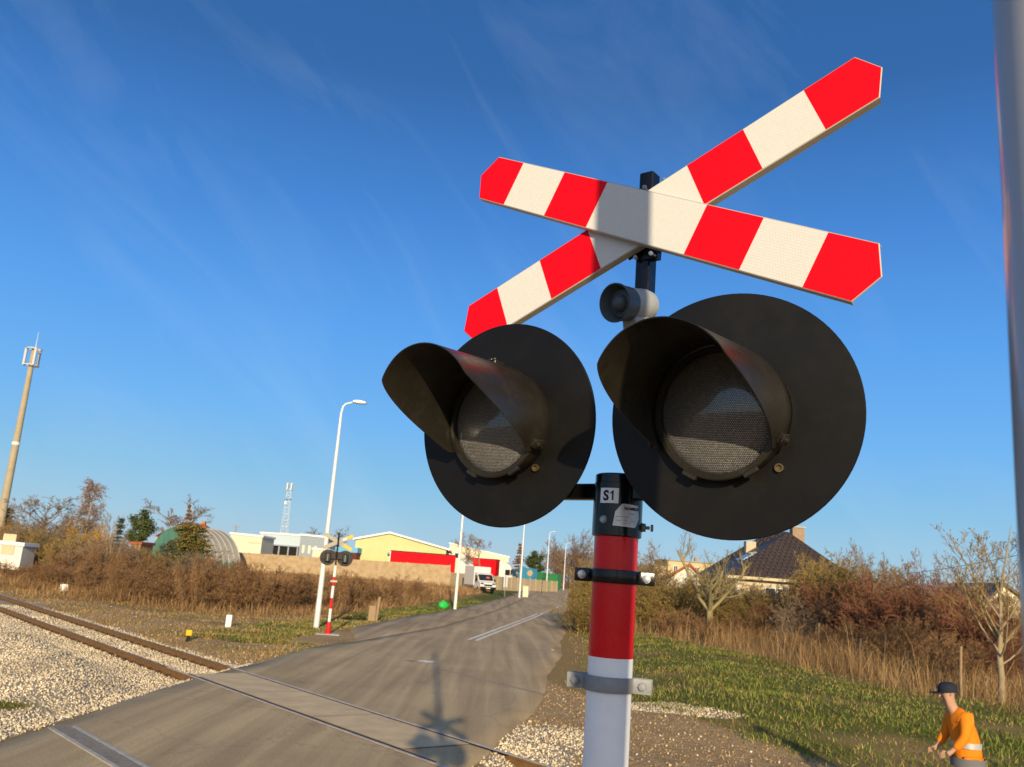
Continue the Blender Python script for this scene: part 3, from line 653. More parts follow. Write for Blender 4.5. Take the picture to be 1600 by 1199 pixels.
# cross arms
psi, tilt = -.6475, -.0767
ex = Vector((math.cos(psi), math.sin(psi), 0)); nn0 = Vector((math.sin(psi), -math.cos(psi), 0)); nz0 = Vector((0, 0, 1))
ez = nz0*math.cos(tilt)+nn0*math.sin(tilt); nn = nn0*math.cos(tilt)-nz0*math.sin(tilt)
CC = Vector((.3028, 2.04, HC+.8787))
def arm(al, off, du, dv, label):
    L, wd, e = 1.2, .1325, .035; h = L/2; T = .022
    d = ex*math.cos(al)+ez*math.sin(al); k = -ex*math.sin(al)+ez*math.cos(al)
    M = Matrix(((d.x, -nn.x, k.x, 0), (d.y, -nn.y, k.y, 0), (d.z, -nn.z, k.z, 0), (0, 0, 0, 1)))
    o3 = CC+nn*off+d*du+k*dv
    loc = o3-SB
    mb = MB()
    out = [(-h, 0), (-h+e, -wd/2), (h-e, -wd/2), (h, 0), (h-e, wd/2), (-h+e, wd/2)]
    q = .0022
    fr = [(-h+q, 0), (-h+e+q*.5, -wd/2+q), (h-e-q*.5, -wd/2+q), (h-q, 0), (h-e-q*.5, wd/2-q), (-h+e+q*.5, wd/2-q)]
    a = mb.addv([(x, 0, z) for x, z in fr]); b = mb.addv([(x, .0018, z) for x, z in out]); c = mb.addv([(x, .0032, z) for x, z in out]); n = 6
    mb.cur = 0
    for i in range(6):
        mb.face(a+i, a+(i+1) % n, b+(i+1) % n, b+i); mb.face(b+i, b+(i+1) % n, c+(i+1) % n, c+i)
    for s_ in (-1, 1):
        z0, z1 = sorted((s_*wd/2, s_*(wd/2-.0022))); mb.box((-h+e+.001, .0034, z0), (h-e-.001, T, z1))
    mb.cur = 1; mb.face(*[c+i for i in range(n)])
    # coloured fields of the film: slanting joints are square to the arm
    # tip red / white / red / white centre / red / white / red
    sgn = 1 if al < 0 else -1
    sh = .0
    xs = [-h, -.463, -.307, -.157, .148, .299, .454, h] if al < 0 else [-h, -.463, -.318, -.163, .133, .286, .441, h]
    cols = [2, 3, 2, 3, 2, 3, 2]
    fz = -.0012
    def seg(x0, x1, cidx, first, last):
        mb.cur = cidx
        if first: pl = [(-h+q, 0), (-h+e+q*.5, -wd/2+q), (x1, -wd/2+q), (x1, wd/2-q), (-h+e+q*.5, wd/2-q)]
        elif last: pl = [(x0, -wd/2+q), (h-e-q*.5, -wd/2+q), (h-q, 0), (h-e-q*.5, wd/2-q), (x0, wd/2-q)]
        else: pl = [(x0, -wd/2+q), (x1, -wd/2+q), (x1, wd/2-q), (x0, wd/2-q)]
        i = mb.addv([(x, 0, z) for x, z in pl]); mb.face(*[i+j for j in range(len(pl))])
    for i, cc in enumerate(cols): seg(xs[i], xs[i+1], cc, i == 0, i == 6)
    o = mb.build('cross_arm', [M_edge, M_back, M_sr, M_sw], sig)
    o.matrix_local = Matrix.Translation(loc) @ M
    if label: o['label'] = label
    # clamp hardware on the back edge
    for sx, sg in (((.05, -1), (-.055, 1)) if al < 0 else ((-.075, -1), (.065, 1))):
        b = MB(); z0, z1 = sorted((sg*(wd/2+.004), sg*(wd/2-.03))); b.box((sx-.020, T+.001, z0), (sx+.020, T+.005, z1)); b.build('mounting_plate', M_black, o)
        b = MB(); b.tube([(sx, T-.010, sg*(wd/2+.013)), (sx, T+.016, sg*(wd/2+.009))], .0028, 8)
        b.tube([(sx, T-.007, sg*(wd/2+.0125)), (sx, T-.002, sg*(wd/2+.0118))], .0058, 6); b.build('mounting_bolt', M_zinc, o)
    return o
a1 = arm(-.4122, .025, .0066, 0, 'front arm of the cross, falling from upper left to lower right')
a2 = arm(.4234, 0.0, .0073, .0155, 'rear arm of the cross, rising from lower left to upper right')
mb = MB(); mb.M = Matrix.Translation(CC-nn*.026) @ Matrix(((ex.x, -nn.x, ez.x, 0), (ex.y, -nn.y, ez.y, 0), (ex.z, -nn.z, ez.z, 0), (0, 0, 0, 1)))
mb.box((-.075, -.003, .074), (.10, .006, .084)); mb.box((-.02, .0, -.09), (.02, .02, .09)); fin(mb, 'cross_bracket', M_black)

# lamp heads
def head(c, yaw, tl, label, RX=.25, RZ=.25, lens_dx=0., turn=0., dip=0.):
    c = Vector(c); n = Vector((math.sin(yaw)*math.cos(tl), -math.cos(yaw)*math.cos(tl), math.sin(tl))); X = Vector((math.cos(yaw), math.sin(yaw), 0)); Z = X.cross(-n)
    M = Matrix(((X.x, -n.x, Z.x, c.x), (X.y, -n.y, Z.y, c.y), (X.z, -n.z, Z.z, c.z), (0, 0, 0, 1)))
    mb = MB(); mb.M = M @ Matrix.Diagonal((RX/.25, 1, RZ/.25, 1))
    # front is -Y. lathe along y uses (c,-h,d): h positive = towards the viewer
    mb.lathe([(.10, -.004), (.249, -.004), (.2505, -.002), (.2505, .001), (.2490, .0025), (.13, .0030), (.12, .0032)], 96, 'y', False, False)
    mb.lathe([(.12, .0032), (.10, -.004)], 96, 'y', False, False)
    o = fin(mb, 'signal_head', M_blackm, smooth=40); o['label'] = label
    L = Matrix.Translation((lens_dx, 0, 0)) @ Matrix.Rotation(turn, 4, 'Z') @ Matrix.Rotation(dip, 4, 'X')
    mb = MB(); mb.M = M @ L; mb.lathe([(.128, -.10), (.13, 0), (.132, .003), (.1325, .032), (.1345, .034), (.1345, .046), (.132, .049), (.1225, .050), (.1205, .044), (.1195, .036)], 72, 'y', True, False)
    fin(mb, 'bezel', M_visor, o, smooth=35)
    mb = MB(); mb.M = M @ L; mb.box((-.08, .05, -.09), (.08, .15, .09), .012); fin(mb, 'housing', M_blackm, o, smooth=30)
    mb = MB(); mb.lathe([(.120, .037), (.112, .0425), (.095, .049), (.07, .0552), (.04, .0592), (.015, .0606), (.002, .061)], 72, 'y', False, True)
    ln = mb.build('lens', M_lens, o, smooth=60); ln.matrix_local = Matrix.Translation(-SB) @ M @ L
    # visor
    r0 = .1385; TH = R(122); n_t = 72; n_l = 16; Lm, Ls, zb = .275, .040, .012
    def front(th):
        t = abs(th); a, b = R(60), TH
        if t < a: return Lm+.010*math.cos(t*1.5)
        u = (t-a)/(b-a); base = Lm+.010*math.cos(a*1.5)
        return base+(Ls-base)*(u*u*(3-2*u)*.35+u**1.12*.65)
    mb = MB(); mb.M = M @ L; g = []
    for side in (0, 1):
        rows = []
        for i in range(n_t+1):
            th = -TH+2*TH*i/n_t; f = front(th); ids = []
            for j in range(n_l+1):
                s = zb+(f-zb)*j/n_l; r = r0-.0022*side+.004*(s/.26)
                ids.append((r*math.sin(th), -s-.03, r*math.cos(th)))
            rows.append(mb.addv(ids))
        g.append(rows)
    for side in (0, 1):
        for i in range(n_t):
            for j in range(n_l):
                a, b = g[side][i]+j, g[side][i+1]+j; mb.face(a, b, b+1, a+1)
    for i in range(n_t): mb.face(g[0][i]+n_l, g[0][i+1]+n_l, g[1][i+1]+n_l, g[1][i]+n_l); mb.face(g[0][i], g[1][i], g[1][i+1], g[0][i+1])
    for i in (0, n_t):
        for j in range(n_l): mb.face(g[0][i]+j, g[0][i]+j+1, g[1][i]+j+1, g[1][i]+j)
    fin(mb, 'visor', M_visor, o, smooth=50)
    # clips and screws on the bezel
    for th in (-115, 0, 113):
        b = MB(); b.M = M @ L @ Matrix.Rotation(R(th), 4, 'Y'); b.box((-.011, -.062, r0-.001), (.011, -.026, r0+.011), .002); b.box((-.006, -.07, r0+.008), (.006, -.035, r0+.0135), .0015)
        b.M = b.M @ Matrix.Translation((0, -.05, r0+.0125)); b.lathe([(.0052, 0), (.0052, .0042), (.003, .0055)], 12); fin(b, 'clip', M_visor, o, smooth=35)
    for th in (150, 205):
        b = MB(); b.M = M @ L @ Matrix.Rotation(R(th), 4, 'Y'); b.box((-.016, -.052, .131), (.016, -.04, .142), .002); fin(b, 'latch', M_visor, o, smooth=35)
    b = MB(); b.M = M @ Matrix.Translation((.098, -.004, -.108)); b.lathe([(.0085, 0), (.0085, .008), (.0060, .008), (.0060, .002)], 20, 'y', True, True); fin(b, 'eyelet_screw', M_eye, o, smooth=35)
    return o
head((-.0102, 2.1426, HC+.3637), R(-33.8), R(-3.5), 'left lamp head, its visor lit by the sun', turn=R(-4))
head((.4435, 1.7508, HC+.352), R(-30), R(-3), 'right lamp head, nearer the camera', .256, .25, -.010, turn=R(-6), dip=R(2.5))
# bar that carries both heads
mb = MB(); p, q = Vector((.03, 2.235, zc(905, 771, 2.14))), Vector((.50, 1.845, zc(905, 771, 2.14))); d = (q-p).normalized(); L_ = (q-p).length
mb.M = Matrix.Translation(p) @ Matrix(((d.x, -d.y, 0), (d.y, d.x, 0), (0, 0, 1))).to_4x4(); mb.box((0, -.015, -.0185), (L_, .015, .0185), .003)
fin(mb, 'crossbar', M_black, smooth=30)
for qq, yw in ((Vector((.042, 2.222, p.z)), R(-33.8)), (Vector((.497, 1.838, p.z)), R(-30))):
    mb = MB(); mb.M = Matrix.Translation(qq) @ Matrix.Rotation(yw, 4, 'Z'); mb.box((-.02, -.02, -.02), (.02, .02, .12), .003); fin(mb, 'head_bracket', M_black)
# siren
sc_ = at(968, 474, 1.985); yaw = R(-47); n = Vector((math.sin(yaw)*.98, -math.cos(yaw)*.98, -.20)).normalized(); X = Vector((math.cos(yaw), math.sin(yaw), 0)); Z = X.cross(-n)
M = Matrix(((X.x, -n.x, Z.x, sc_.x), (X.y, -n.y, Z.y, sc_.y), (X.z, -n.z, Z.z, sc_.z), (0, 0, 0, 1)))
mb = MB(); mb.M = M; mb.lathe([(.0405, -.028), (.0445, .012), (.0465, .014), (.0465, .018), (.044, .0185), (.0385, -.010), (.033, -.016), (.031, -.017)], 48, 'y', True, False); srn = fin(mb, 'siren', M_siren, smooth=35)
mb = MB(); mb.M = M; mb.lathe([(.034, -.020), (.0335, -.008), (.031, -.006), (.024, -.006), (.0205, -.004), (.019, .004), (.012, .0115), (.005, .014), (.001, .0143)], 48, 'y', True, True)
for k in range(4):
    a = R(45+90*k); o_ = mb.M; mb.M = M @ Matrix.Translation((.0275*math.cos(a), 0.006, .0275*math.sin(a))); mb.lathe([(.002, 0), (.002, .0025)], 8, 'y'); mb.M = o_
fin(mb, 'siren_cone', M_siren, srn, smooth=40)
mb = MB(); mb.M = M; mb.lathe([(.0395, -.030), (.040, -.085), (.036, -.105), (.02, -.112)], 40, 'y', True, True); mb.box((-.022, .03, -.075), (.022, .10, -.02), .004); fin(mb, 'siren_body', M_sirenl, srn, smooth=35)

# grey post in the foreground at the right edge: its shadow falls across the signal
M_greypost = mat('grey_gloss_post', (.38, .38, .37), .24, 0, var=.05, vscale=6, coat=.4)
gp = empty('steel_post', (.3565, .4985, Hs(.3565, .4985))); tag(gp, 'tall smooth grey steel post standing close to the camera at the right edge', 'post')
mb = MB(); mb.lathe([(.059, -.05), (.059, 7.2), (.05, 7.23)], 64); mb.build('shaft', M_greypost, gp, smooth=40)
mb = MB(); mb.lathe([(.15, -.03), (.15, .02), (.061, .022)], 32); mb.build('base_plate', M_galv, gp, smooth=40)

# ------------------------------------------------------------------ plants
class Seg:
    def __init__(s): s.p = []; s.q = []; s.r = []; s.r2 = []; s.lf = []; s.ls = []
    def add(s, p, q, r, r2): s.p.append(p); s.q.append(q); s.r.append(r); s.r2.append(r2)
    def leaf(s, p, z): s.lf.append(p); s.ls.append(z)
    def mesh(s, name, mats, sides=3):
        V = np.zeros((0, 3)); Q = np.zeros((0, 4), int); nq = 0
        if s.p:
            p = np.array(s.p); q = np.array(s.q); d = q-p; d /= np.linalg.norm(d, axis=1)[:, None]+1e-9
            a = np.cross(d, np.where(np.abs(d[:, 2:3]) < .9, [[0, 0, 1.]], [[1., 0, 0]])); a /= np.linalg.norm(a, axis=1)[:, None]; b = np.cross(d, a)
            t = np.arange(sides)*2*np.pi/sides; r = np.array(s.r)[:, None, None]; r2 = np.array(s.r2)[:, None, None]
            o = a[:, None]*np.cos(t)[None, :, None]+b[:, None]*np.sin(t)[None, :, None]
            V = np.concatenate([p[:, None]+o*r, q[:, None]+o*r2], 1).reshape(-1, 3); n = len(p); k = np.arange(n)[:, None]*2*sides; i = np.arange(sides); j = (i+1) % sides
            Q = np.stack([k+i, k+j, k+sides+j, k+sides+i], -1).reshape(-1, 4); nq = len(Q)
        if s.lf:
            p = np.array(s.lf); z = np.array(s.ls)[:, None]; n = len(p); u = rng.normal(size=(n, 3)); u /= np.linalg.norm(u, axis=1)[:, None]; w_ = np.cross(u, rng.normal(size=(n, 3))); w_ /= np.linalg.norm(w_, axis=1)[:, None]
            L = np.stack([p-u*z, p+w_*z*.45, p+u*z, p-w_*z*.45], 1).reshape(-1, 3); k = len(V)+np.arange(n)[:, None]*4+np.arange(4); V = np.r_[V, L]; Q = np.r_[Q, k]
        o = npmesh(name, V, Q, None, mats); me = o.data
        if s.lf and isinstance(mats, (list, tuple)) and len(mats) > 1:
            mi = np.zeros(len(me.polygons), np.int32); mi[nq:] = 1; me.polygons.foreach_set('material_index', mi)
        bpy.data.objects.remove(o); return me
def nrm(v): return v/(np.linalg.norm(v)+1e-9)
def grow(T, Cn, p, d, L, r, lv, P):
    n = P['seg'][lv]; step = L/n; S = T if lv < P['split'] else Cn; pts = [(p, d)]; rr0 = r; r_end = r*P['taper'][lv]
    for i in range(n):
        d = nrm(d+rng.normal(0, P['wob'][lv], 3)+np.array([0, 0, P['trop'][lv]])); q = p+d*step; ra = r+(r_end-r)*i/n; rb = r+(r_end-r)*(i+1)/n
        S.add(p, q, ra, rb); p = q; pts.append((p, d))
    if lv+1 < len(P['seg']):
        k = P['kids'][lv]; k = int(k)+(rng.random() < k-int(k))
        for _ in range(k):
            t = P['start'][lv]+(1-P['start'][lv])*rng.random()**P.get('pw', .8); f = t*n; i = min(int(f), n-1); a = f-i
            pos = pts[i][0]*(1-a)+pts[i+1][0]*a; dd = pts[i+1][1]
            x = nrm(np.cross(dd, rng.normal(size=3))); an = P['ang'][lv]*rng.uniform(.65, 1.3); nd = nrm(dd*math.cos(an)+x*math.sin(an))
            grow(T, Cn, pos, nd, L*P['ratio'][lv]*rng.uniform(.6, 1.15)*(1.15-.55*t), max(P['rmin'], (r+(r_end-r)*t)*P['rr'][lv]), lv+1, P)
    elif P.get('leaf'):
        for _ in range(P['leaf']):
            i = rng.integers(0, n); Cn.leaf(pts[i][0]+rng.normal(0, P['ls'], 3), P['ls']*rng.uniform(.5, 1.3))
def kind(fn, mats_t, mats_c, nm):
    T = Seg(); Cn = Seg(); fn(T, Cn); mt = T.mesh(nm+'_trunk', mats_t, 6) if T.p else None; mc = Cn.mesh(nm+'_crown', mats_c, 3) if (Cn.p or Cn.lf) else None
    allz = max([v[2] for v in Cn.q+T.q+Cn.lf]); xs = np.array([v[0] for v in Cn.q+T.q+Cn.lf]); return dict(t=mt, c=mc, h=allz, w=np.percentile(xs, 98.5)-np.percentile(xs, 1.5))
# bark and twig colours
M_bark = mat('brown_bark', (.15, .105, .065), .9, c2=(.24, .18, .11), vscale=6)
M_barkg = mat('mossy_bark', (.20, .165, .075), .9, c2=(.30, .24, .12), vscale=5)
M_barkp = mat('pale_bark', (.24, .18, .105), .85, c2=(.35, .27, .165), vscale=6)
M_birch = mat('birch_bark', (.62, .55, .47), .8, c2=(.30, .25, .2), vscale=3)
M_tw_grey = mat('grey_brown_twigs', (.2, .15, .1), .9, isl=[(.16, .11, .07), (.24, .17, .11), (.30, .22, .15)], objrand=.15)
M_tw_dome = mat('dull_brown_twigs', (.2, .12, .08), .9, isl=[(.13, .075, .045), (.22, .13, .08), (.28, .18, .11)])
M_tw_olive = mat('olive_twigs', (.2, .15, .06), .9, isl=[(.13, .085, .028), (.26, .175, .055), (.36, .25, .09), (.20, .14, .045)], objrand=.2)
M_tw_red = mat('reddish_twigs', (.2, .08, .04), .9, isl=[(.10, .042, .025), (.19, .080, .043), (.26, .120, .064), (.15, .060, .034)], objrand=.2)
M_tw_brown = mat('russet_twigs', (.2, .1, .05), .9, isl=[(.10, .056, .028), (.20, .115, .055), (.30, .18, .085), (.16, .09, .045)], objrand=.2)
M_tw_birch = mat('birch_twigs', (.3, .2, .16), .9, isl=[(.22, .14, .11), (.34, .24, .19), (.42, .31, .25)])
M_tw_gold = mat('golden_twigs', (.5, .26, .04), .9, isl=[(.34, .17, .02), (.52, .27, .035), (.62, .34, .05)], objrand=.12)
M_lf_olive = mat('olive_leaf', (.1, .1, .02), .7, isl=[(.12, .095, .018), (.22, .165, .035), (.30, .21, .05)])
M_lf_rust = mat('rust_leaf', (.3, .13, .05), .8, isl=[(.22, .08, .03), (.38, .17, .06), (.44, .24, .10)])
M_needle = mat('pine_needles', (.05, .08, .03), .8, isl=[(.035, .055, .018), (.065, .088, .026), (.11, .12, .036)], objrand=.2)
M_needleb = mat('brown_needles', (.12, .06, .03), .8, isl=[(.10, .055, .028), (.18, .095, .045), (.24, .13, .06)])
M_needles = mat('spruce_needles', (.04, .065, .055), .8, isl=[(.022, .042, .036), (.045, .07, .055), (.07, .10, .08)])
Z = np.array([0, 0, 0.]); UP = np.array([0, 0, 1.])
def f_bare(T, Cn):
    P = dict(seg=[6, 6, 5, 4, 3], split=2, taper=[.45, .35, .35, .4, .6], wob=[.05, .11, .16, .2, .2], trop=[.05, .10, .08, .06, .05], kids=[9, 7, 6, 4], start=[.28, .2, .2, .15], ang=[.95, .75, .7, .7], ratio=[.95, .55, .52, .5], rr=[.5, .5, .5, .6], rmin=.0020)
    grow(T, Cn, Z, UP, .52, .015, 0, P)
def f_round(T, Cn):
    P = dict(seg=[5, 6, 5, 4, 3], split=2, taper=[.5, .3, .35, .4, .6], wob=[.04, .07, .1, .14, .2], trop=[.05, .14, .14, .12, .1], kids=[16, 9, 6, 4], start=[.25, .12, .15, .15], ang=[.85, .55, .5, .5], ratio=[1.0, .45, .45, .5], rr=[.42, .5, .5, .6], rmin=.0022)
    grow(T, Cn, Z, UP, .42, .014, 0, P)
def f_birch(T, Cn):
    P = dict(seg=[10, 5, 5, 4], split=1, taper=[.15, .3, .4, .6], wob=[.02, .08, .15, .2], trop=[.05, .10, -.22, -.4], kids=[46, 9, 6], start=[.2, .15, .1], ang=[.6, .6, .7], ratio=[.25, .62, .6], rr=[.28, .5, .6], rmin=.0022, pw=.95)
    grow(T, Cn, Z, UP, 1., .017, 0, P)
def shrub(nst, spread, kidsn, rmin, leaf=0, ls=.01, rr0=.009, trop=.08, lean=.5, L0=.75):
    def f(T, Cn):
        P = dict(seg=[6, 5, 4, 3], split=0, taper=[.35, .35, .4, .6], wob=[.10, .16, .22, .25], trop=[trop, .05, .04, .02], kids=kidsn, start=[.12, .1, .1], ang=[.65, .75, .8], ratio=[.55, .5, .5], rr=[.55, .6, .65], rmin=rmin, leaf=leaf, ls=ls)
        for i in range(nst):
            a = rng.uniform(0, 6.283); l = rng.uniform(0, lean); rad = spread*rng.random()**.5
            grow(T, Cn, np.array([rad*math.cos(a), rad*math.sin(a), -.02]), nrm(np.array([math.cos(a)*l, math.sin(a)*l, 1.])), L0*rng.uniform(.6, 1.15), rr0*rng.uniform(.6, 1.2), 0, P)
    return f
def f_conifer(wd, tiers, per, clump, ls, top=.02, bare=.1, dens=26):
    def f(T, Cn):
        P0 = np.array([0, 0, 0.])
        for i in range(8): T.add(np.array([0, 0, i/8]), np.array([0, 0, (i+1)/8]), .016*(1-i/8)+.002, .016*(1-(i+1)/8)+.002)
        for t in range(tiers):
            z = bare+(1-bare)*(t+rng.uniform(-.3, .3))/tiers; w_ = wd*((1-(z-bare)/(1-bare))**.85)+top
            for k in range(per):
                a = rng.uniform(0, 6.283); l = w_*rng.uniform(.55, 1.12); dr = -.12*l; e = np.array([l*math.cos(a), l*math.sin(a), z+dr])
                Cn.add(np.array([0, 0, z]), e, .004, .0015)
                for m in range(dens):
                    u = rng.random()**.7; c = np.array([0, 0, z])*(1-u)+e*u+rng.normal(0, clump*(.5+.5*(1-u)), 3)*np.array([1, 1, .7]); Cn.leaf(c, ls*rng.uniform(.6, 1.4))
    return f
def f_pine(T, Cn):
    P = dict(seg=[8, 4, 3], split=2, taper=[.4, .4, .5], wob=[.03, .15, .2], trop=[.05, .12, .1], kids=[16, 4], start=[.38, .3], ang=[.9, .7], ratio=[.32, .5], rr=[.35, .6], rmin=.004)
    S2 = Seg(); grow(T, S2, Z, UP, .93, .014, 0, P)
    for q in S2.q+[x for x in T.q if x[2] > .5 and math.hypot(x[0], x[1]) > .06]:
        for m in range(26): Cn.leaf(q+rng.normal(0, .032, 3), .02*rng.uniform(.6, 1.3))
def f_orchard(T, Cn):
    P = dict(seg=[5, 5, 5, 4], split=3, taper=[.55, .3, .35, .5], wob=[.07, .10, .10, .15], trop=[.05, .16, .16, .1], kids=[8, 7, 4], start=[.2, .15, .15], ang=[.85, .75, .7], ratio=[.62, .5, .45], rr=[.5, .5, .5], rmin=.0012)
    for (x, y, s_) in ((.42, .05, .9), (-.30, .04, .95), (.10, .4, .7), (-.12, -.4, .65), (.10, -.1, .8)):
        grow(T, Cn, np.array([0, 0, .27]), nrm(np.array([x, y, .5])), .66*s_, .0165, 0, P)
    T.add(np.array([0, 0, -.04]), np.array([.004, 0, .12]), .030, .025); T.add(np.array([.004, 0, .12]), np.array([0, 0, .30]), .025, .023)
def f_young(T, Cn):
    pts = [np.array(p) for p in ((0, 0, -.03), (.006, 0, .12), (.0, .0, .26), (.012, .0, .42), (.02, .01, .60), (.05, .01, .80), (.075, 0, 1.0))]; rad = [.0165, .014, .0125, .0085, .006, .004, .0015]
    for a, b, r1, r2 in zip(pts, pts[1:], rad, rad[1:]): T.add(a, b, r1, r2)
    P = dict(seg=[6, 5, 4, 3], split=1, taper=[.28, .4, .5, .6], wob=[.06, .09, .12, .16], trop=[.13, .12, .1, .06], kids=[12, 5, 3], start=[.18, .2, .2], ang=[.62, .6, .6], ratio=[.5, .5, .5], rr=[.45, .5, .6], rmin=.0013)
    for z, a, el, l, r in ((.20, 10, 30, .42, .008), (.27, 182, 52, .50, .010), (.29, 5, 48, .58, .011), (.33, 100, 40, .4, .008), (.36, 200, 55, .5, .008), (.40, 350, 60, .5, .008), (.46, 170, 62, .48, .007), (.52, 20, 62, .40, .006), (.60, 190, 66, .34, .005), (.66, 330, 66, .3, .005), (.24, 260, 35, .5, .008), (.35, 60, 45, .5, .008)):
        i = np.searchsorted([p[2] for p in pts], z)-1; t = (z-pts[i][2])/(pts[i+1][2]-pts[i][2]); p = pts[i]*(1-t)+pts[i+1]*t
        grow(T, Cn, p, np.array([math.cos(R(a))*math.cos(R(el)), math.sin(R(a))*math.cos(R(el)), math.sin(R(el))]), l*.92, r*.66, 0, P)
def f_vee(T, Cn):
    P = dict(seg=[6, 5, 4], split=1, taper=[.35, .4, .5], wob=[.05, .12, .16], trop=[.02, .08, .05], kids=[10, 5], start=[.4, .15], ang=[.6, .6], ratio=[.4, .5], rr=[.5, .6], rmin=.003)
    for x in (-.30, .0, .42): grow(T, Cn, Z, nrm(np.array([x, .1*x, 1.])), .95, .020, 0, P)
K = {
 'bare': [kind(f_bare, M_bark, M_tw_grey, 'bare_tree') for _ in range(3)],
 'round': [kind(f_round, M_bark, M_tw_brown, 'round_tree')],
 'dome': [kind(shrub(34, .10, [9, 6, 5], .0026, 0, rr0=.008, lean=1.0, L0=.85), None, [M_tw_dome], 'dome_tree')],
 'birch': [kind(f_birch, M_birch, M_tw_birch, 'birch')],
 'olive': [kind(shrub(24, .20, [8, 6, 4], .0030, 1, .0085), None, [M_tw_olive, M_lf_olive], 'olive_shrub') for _ in range(3)],
 'red': [kind(shrub(26, .22, [8, 6, 4], .0030, 0), None, [M_tw_red], 'red_shrub') for _ in range(2)],
 'russet': [kind(shrub(26, .36, [8, 6, 3], .0038, 1, .010, trop=.03, lean=.9), None, [M_tw_brown, M_lf_rust], 'russet_shrub') for _ in range(3)],
 'gold': [kind(shrub(22, .16, [8, 5, 2], .0055, 0, trop=.05, lean=.7), None, [M_tw_gold], 'gold_shrub')],
 'grey': [kind(shrub(22, .2, [8, 6, 4], .0030, 0), None, [M_tw_grey], 'grey_shrub') for _ in range(2)],
 'orchard': [kind(f_orchard, M_barkg, M_tw_olive, 'orchard_tree')],
 'young': [kind(f_young, M_barkp, M_tw_olive, 'young_tree')],
 'vee': [kind(f_vee, M_barkp, M_tw_grey, 'forked_tree')],
 'spruce': [kind(f_conifer(.26, 15, 9, .022, .017), M_bark, M_needles, 'spruce')],
 'conifer': [kind(f_conifer(.36, 14, 11, .020, .018, top=.0, bare=.15, dens=20), M_bark, M_needleb, 'conifer')],
 'yew': [kind(f_conifer(.34, 15, 16, .045, .020, top=.13, bare=.02, dens=34), M_bark, [mat('yew_needles', (.1, .1, .03), .8, isl=[(.08, .07, .016), (.15, .12, .028), (.21, .16, .045)])], 'yew')],
 'pine': [kind(f_pine, M_bark, M_needle, 'pine')],
}
def plant(k, vi, name, cat, label, group, px, ytop, D, wpx=None, rz=None, zsink=0, xoff=0):
    'a plant D metres ahead whose top reaches the given photo height'
    v = K[k][vi % len(K[k])]; b = at(px, 900, D); x = b.x+xoff; g = Hs(x, D)
    # follow the vertical through the base: px refers to the top
    t = at(px, ytop, D); x = t.x; g = Hs(x, D)-zsink; h = max(.4, t.z-g)
    o = empty(name, (x, D, g), rng.uniform(0, 6.28) if rz is None else rz); s = h/v['h']; sxy = s if wpx is None else min(1.7*s, max(.5*s, (wpx/FPX*D)/v['w']))
    o.scale = (sxy, sxy, s)
    if v['t']:
        c = bpy.data.objects.new('trunk', v['t']); col.objects.link(c); c.parent = o
    if v['c']:
        c = bpy.data.objects.new('crown' if v['t'] else 'branches', v['c']); col.objects.link(c); c.parent = o
    tag(o, label, cat, group); return o
# --- left background
LT = 'trees at the back on the left'
plant('bare', 0, 'bare_tree', 'tree', 'wide bare grey tree whose crown stands highest left of the birch', LT, 78, 770, 84, 120)
plant('bare', 1, 'bare_tree', 'tree', 'bare grey tree directly right of the dark round conifer at the left edge', LT, 52, 790, 92, 70)
plant('bare', 2, 'bare_tree', 'tree', 'low bare brown tree between the wide bare tree and the birch', LT, 118, 792, 88, 60)
plant('birch', 0, 'birch_tree', 'tree', 'tall slender leafless birch with white stem, above the golden shrub', LT, 147, 748, 112, 38)
plant('bare', 1, 'bare_tree', 'tree', 'small bare tree just right of the birch', LT, 178, 790, 108, 40)
plant('yew', 0, 'dark_conifer', 'tree', 'dark green round conifer beside the tall antenna mast', LT, 14, 790, 96, 36)
plant('spruce', 0, 'blue_spruce', 'tree', 'dark blue-green spruce left of the tall pine', LT, 191, 806, 90, 24)
plant('pine', 0, 'pine_tree', 'tree', 'green pine with bare leaning trunk left of the green tunnel', LT, 225, 792, 88, 36, rz=.5)
plant('bare', 2, 'bare_tree', 'tree', 'bare tree spreading behind the brown conifer above the red roof', LT, 287, 774, 122, 68)
plant('conifer', 0, 'brown_conifer', 'tree', 'brown thinning conifer standing before the red roof', LT, 297, 786, 104, 24)
plant('yew', 0, 'bushy_conifer', 'tree', 'bushy yellow-green conifer in front of the green tunnel', LT, 302, 816, 76, 86)
plant('vee', 0, 'forked_tree', 'tree', 'pale tree forked from the ground, below the blue-green spruce', LT, 184, 812, 62, 36, rz=.1)
plant('gold', 0, 'golden_willow', 'shrub', 'wide golden yellow willow shrub under the birch', None, 133, 812, 76, 66)
plant('gold', 0, 'orange_shrub', 'shrub', 'narrow orange shrub just right of the wide golden willow', None, 166, 818, 80, 34)
plant('gold', 0, 'orange_shrub', 'shrub', 'orange shrub at the very left under the dark conifer', None, 6, 806, 88, 40)
GL = 'brown thicket shrubs on the left'
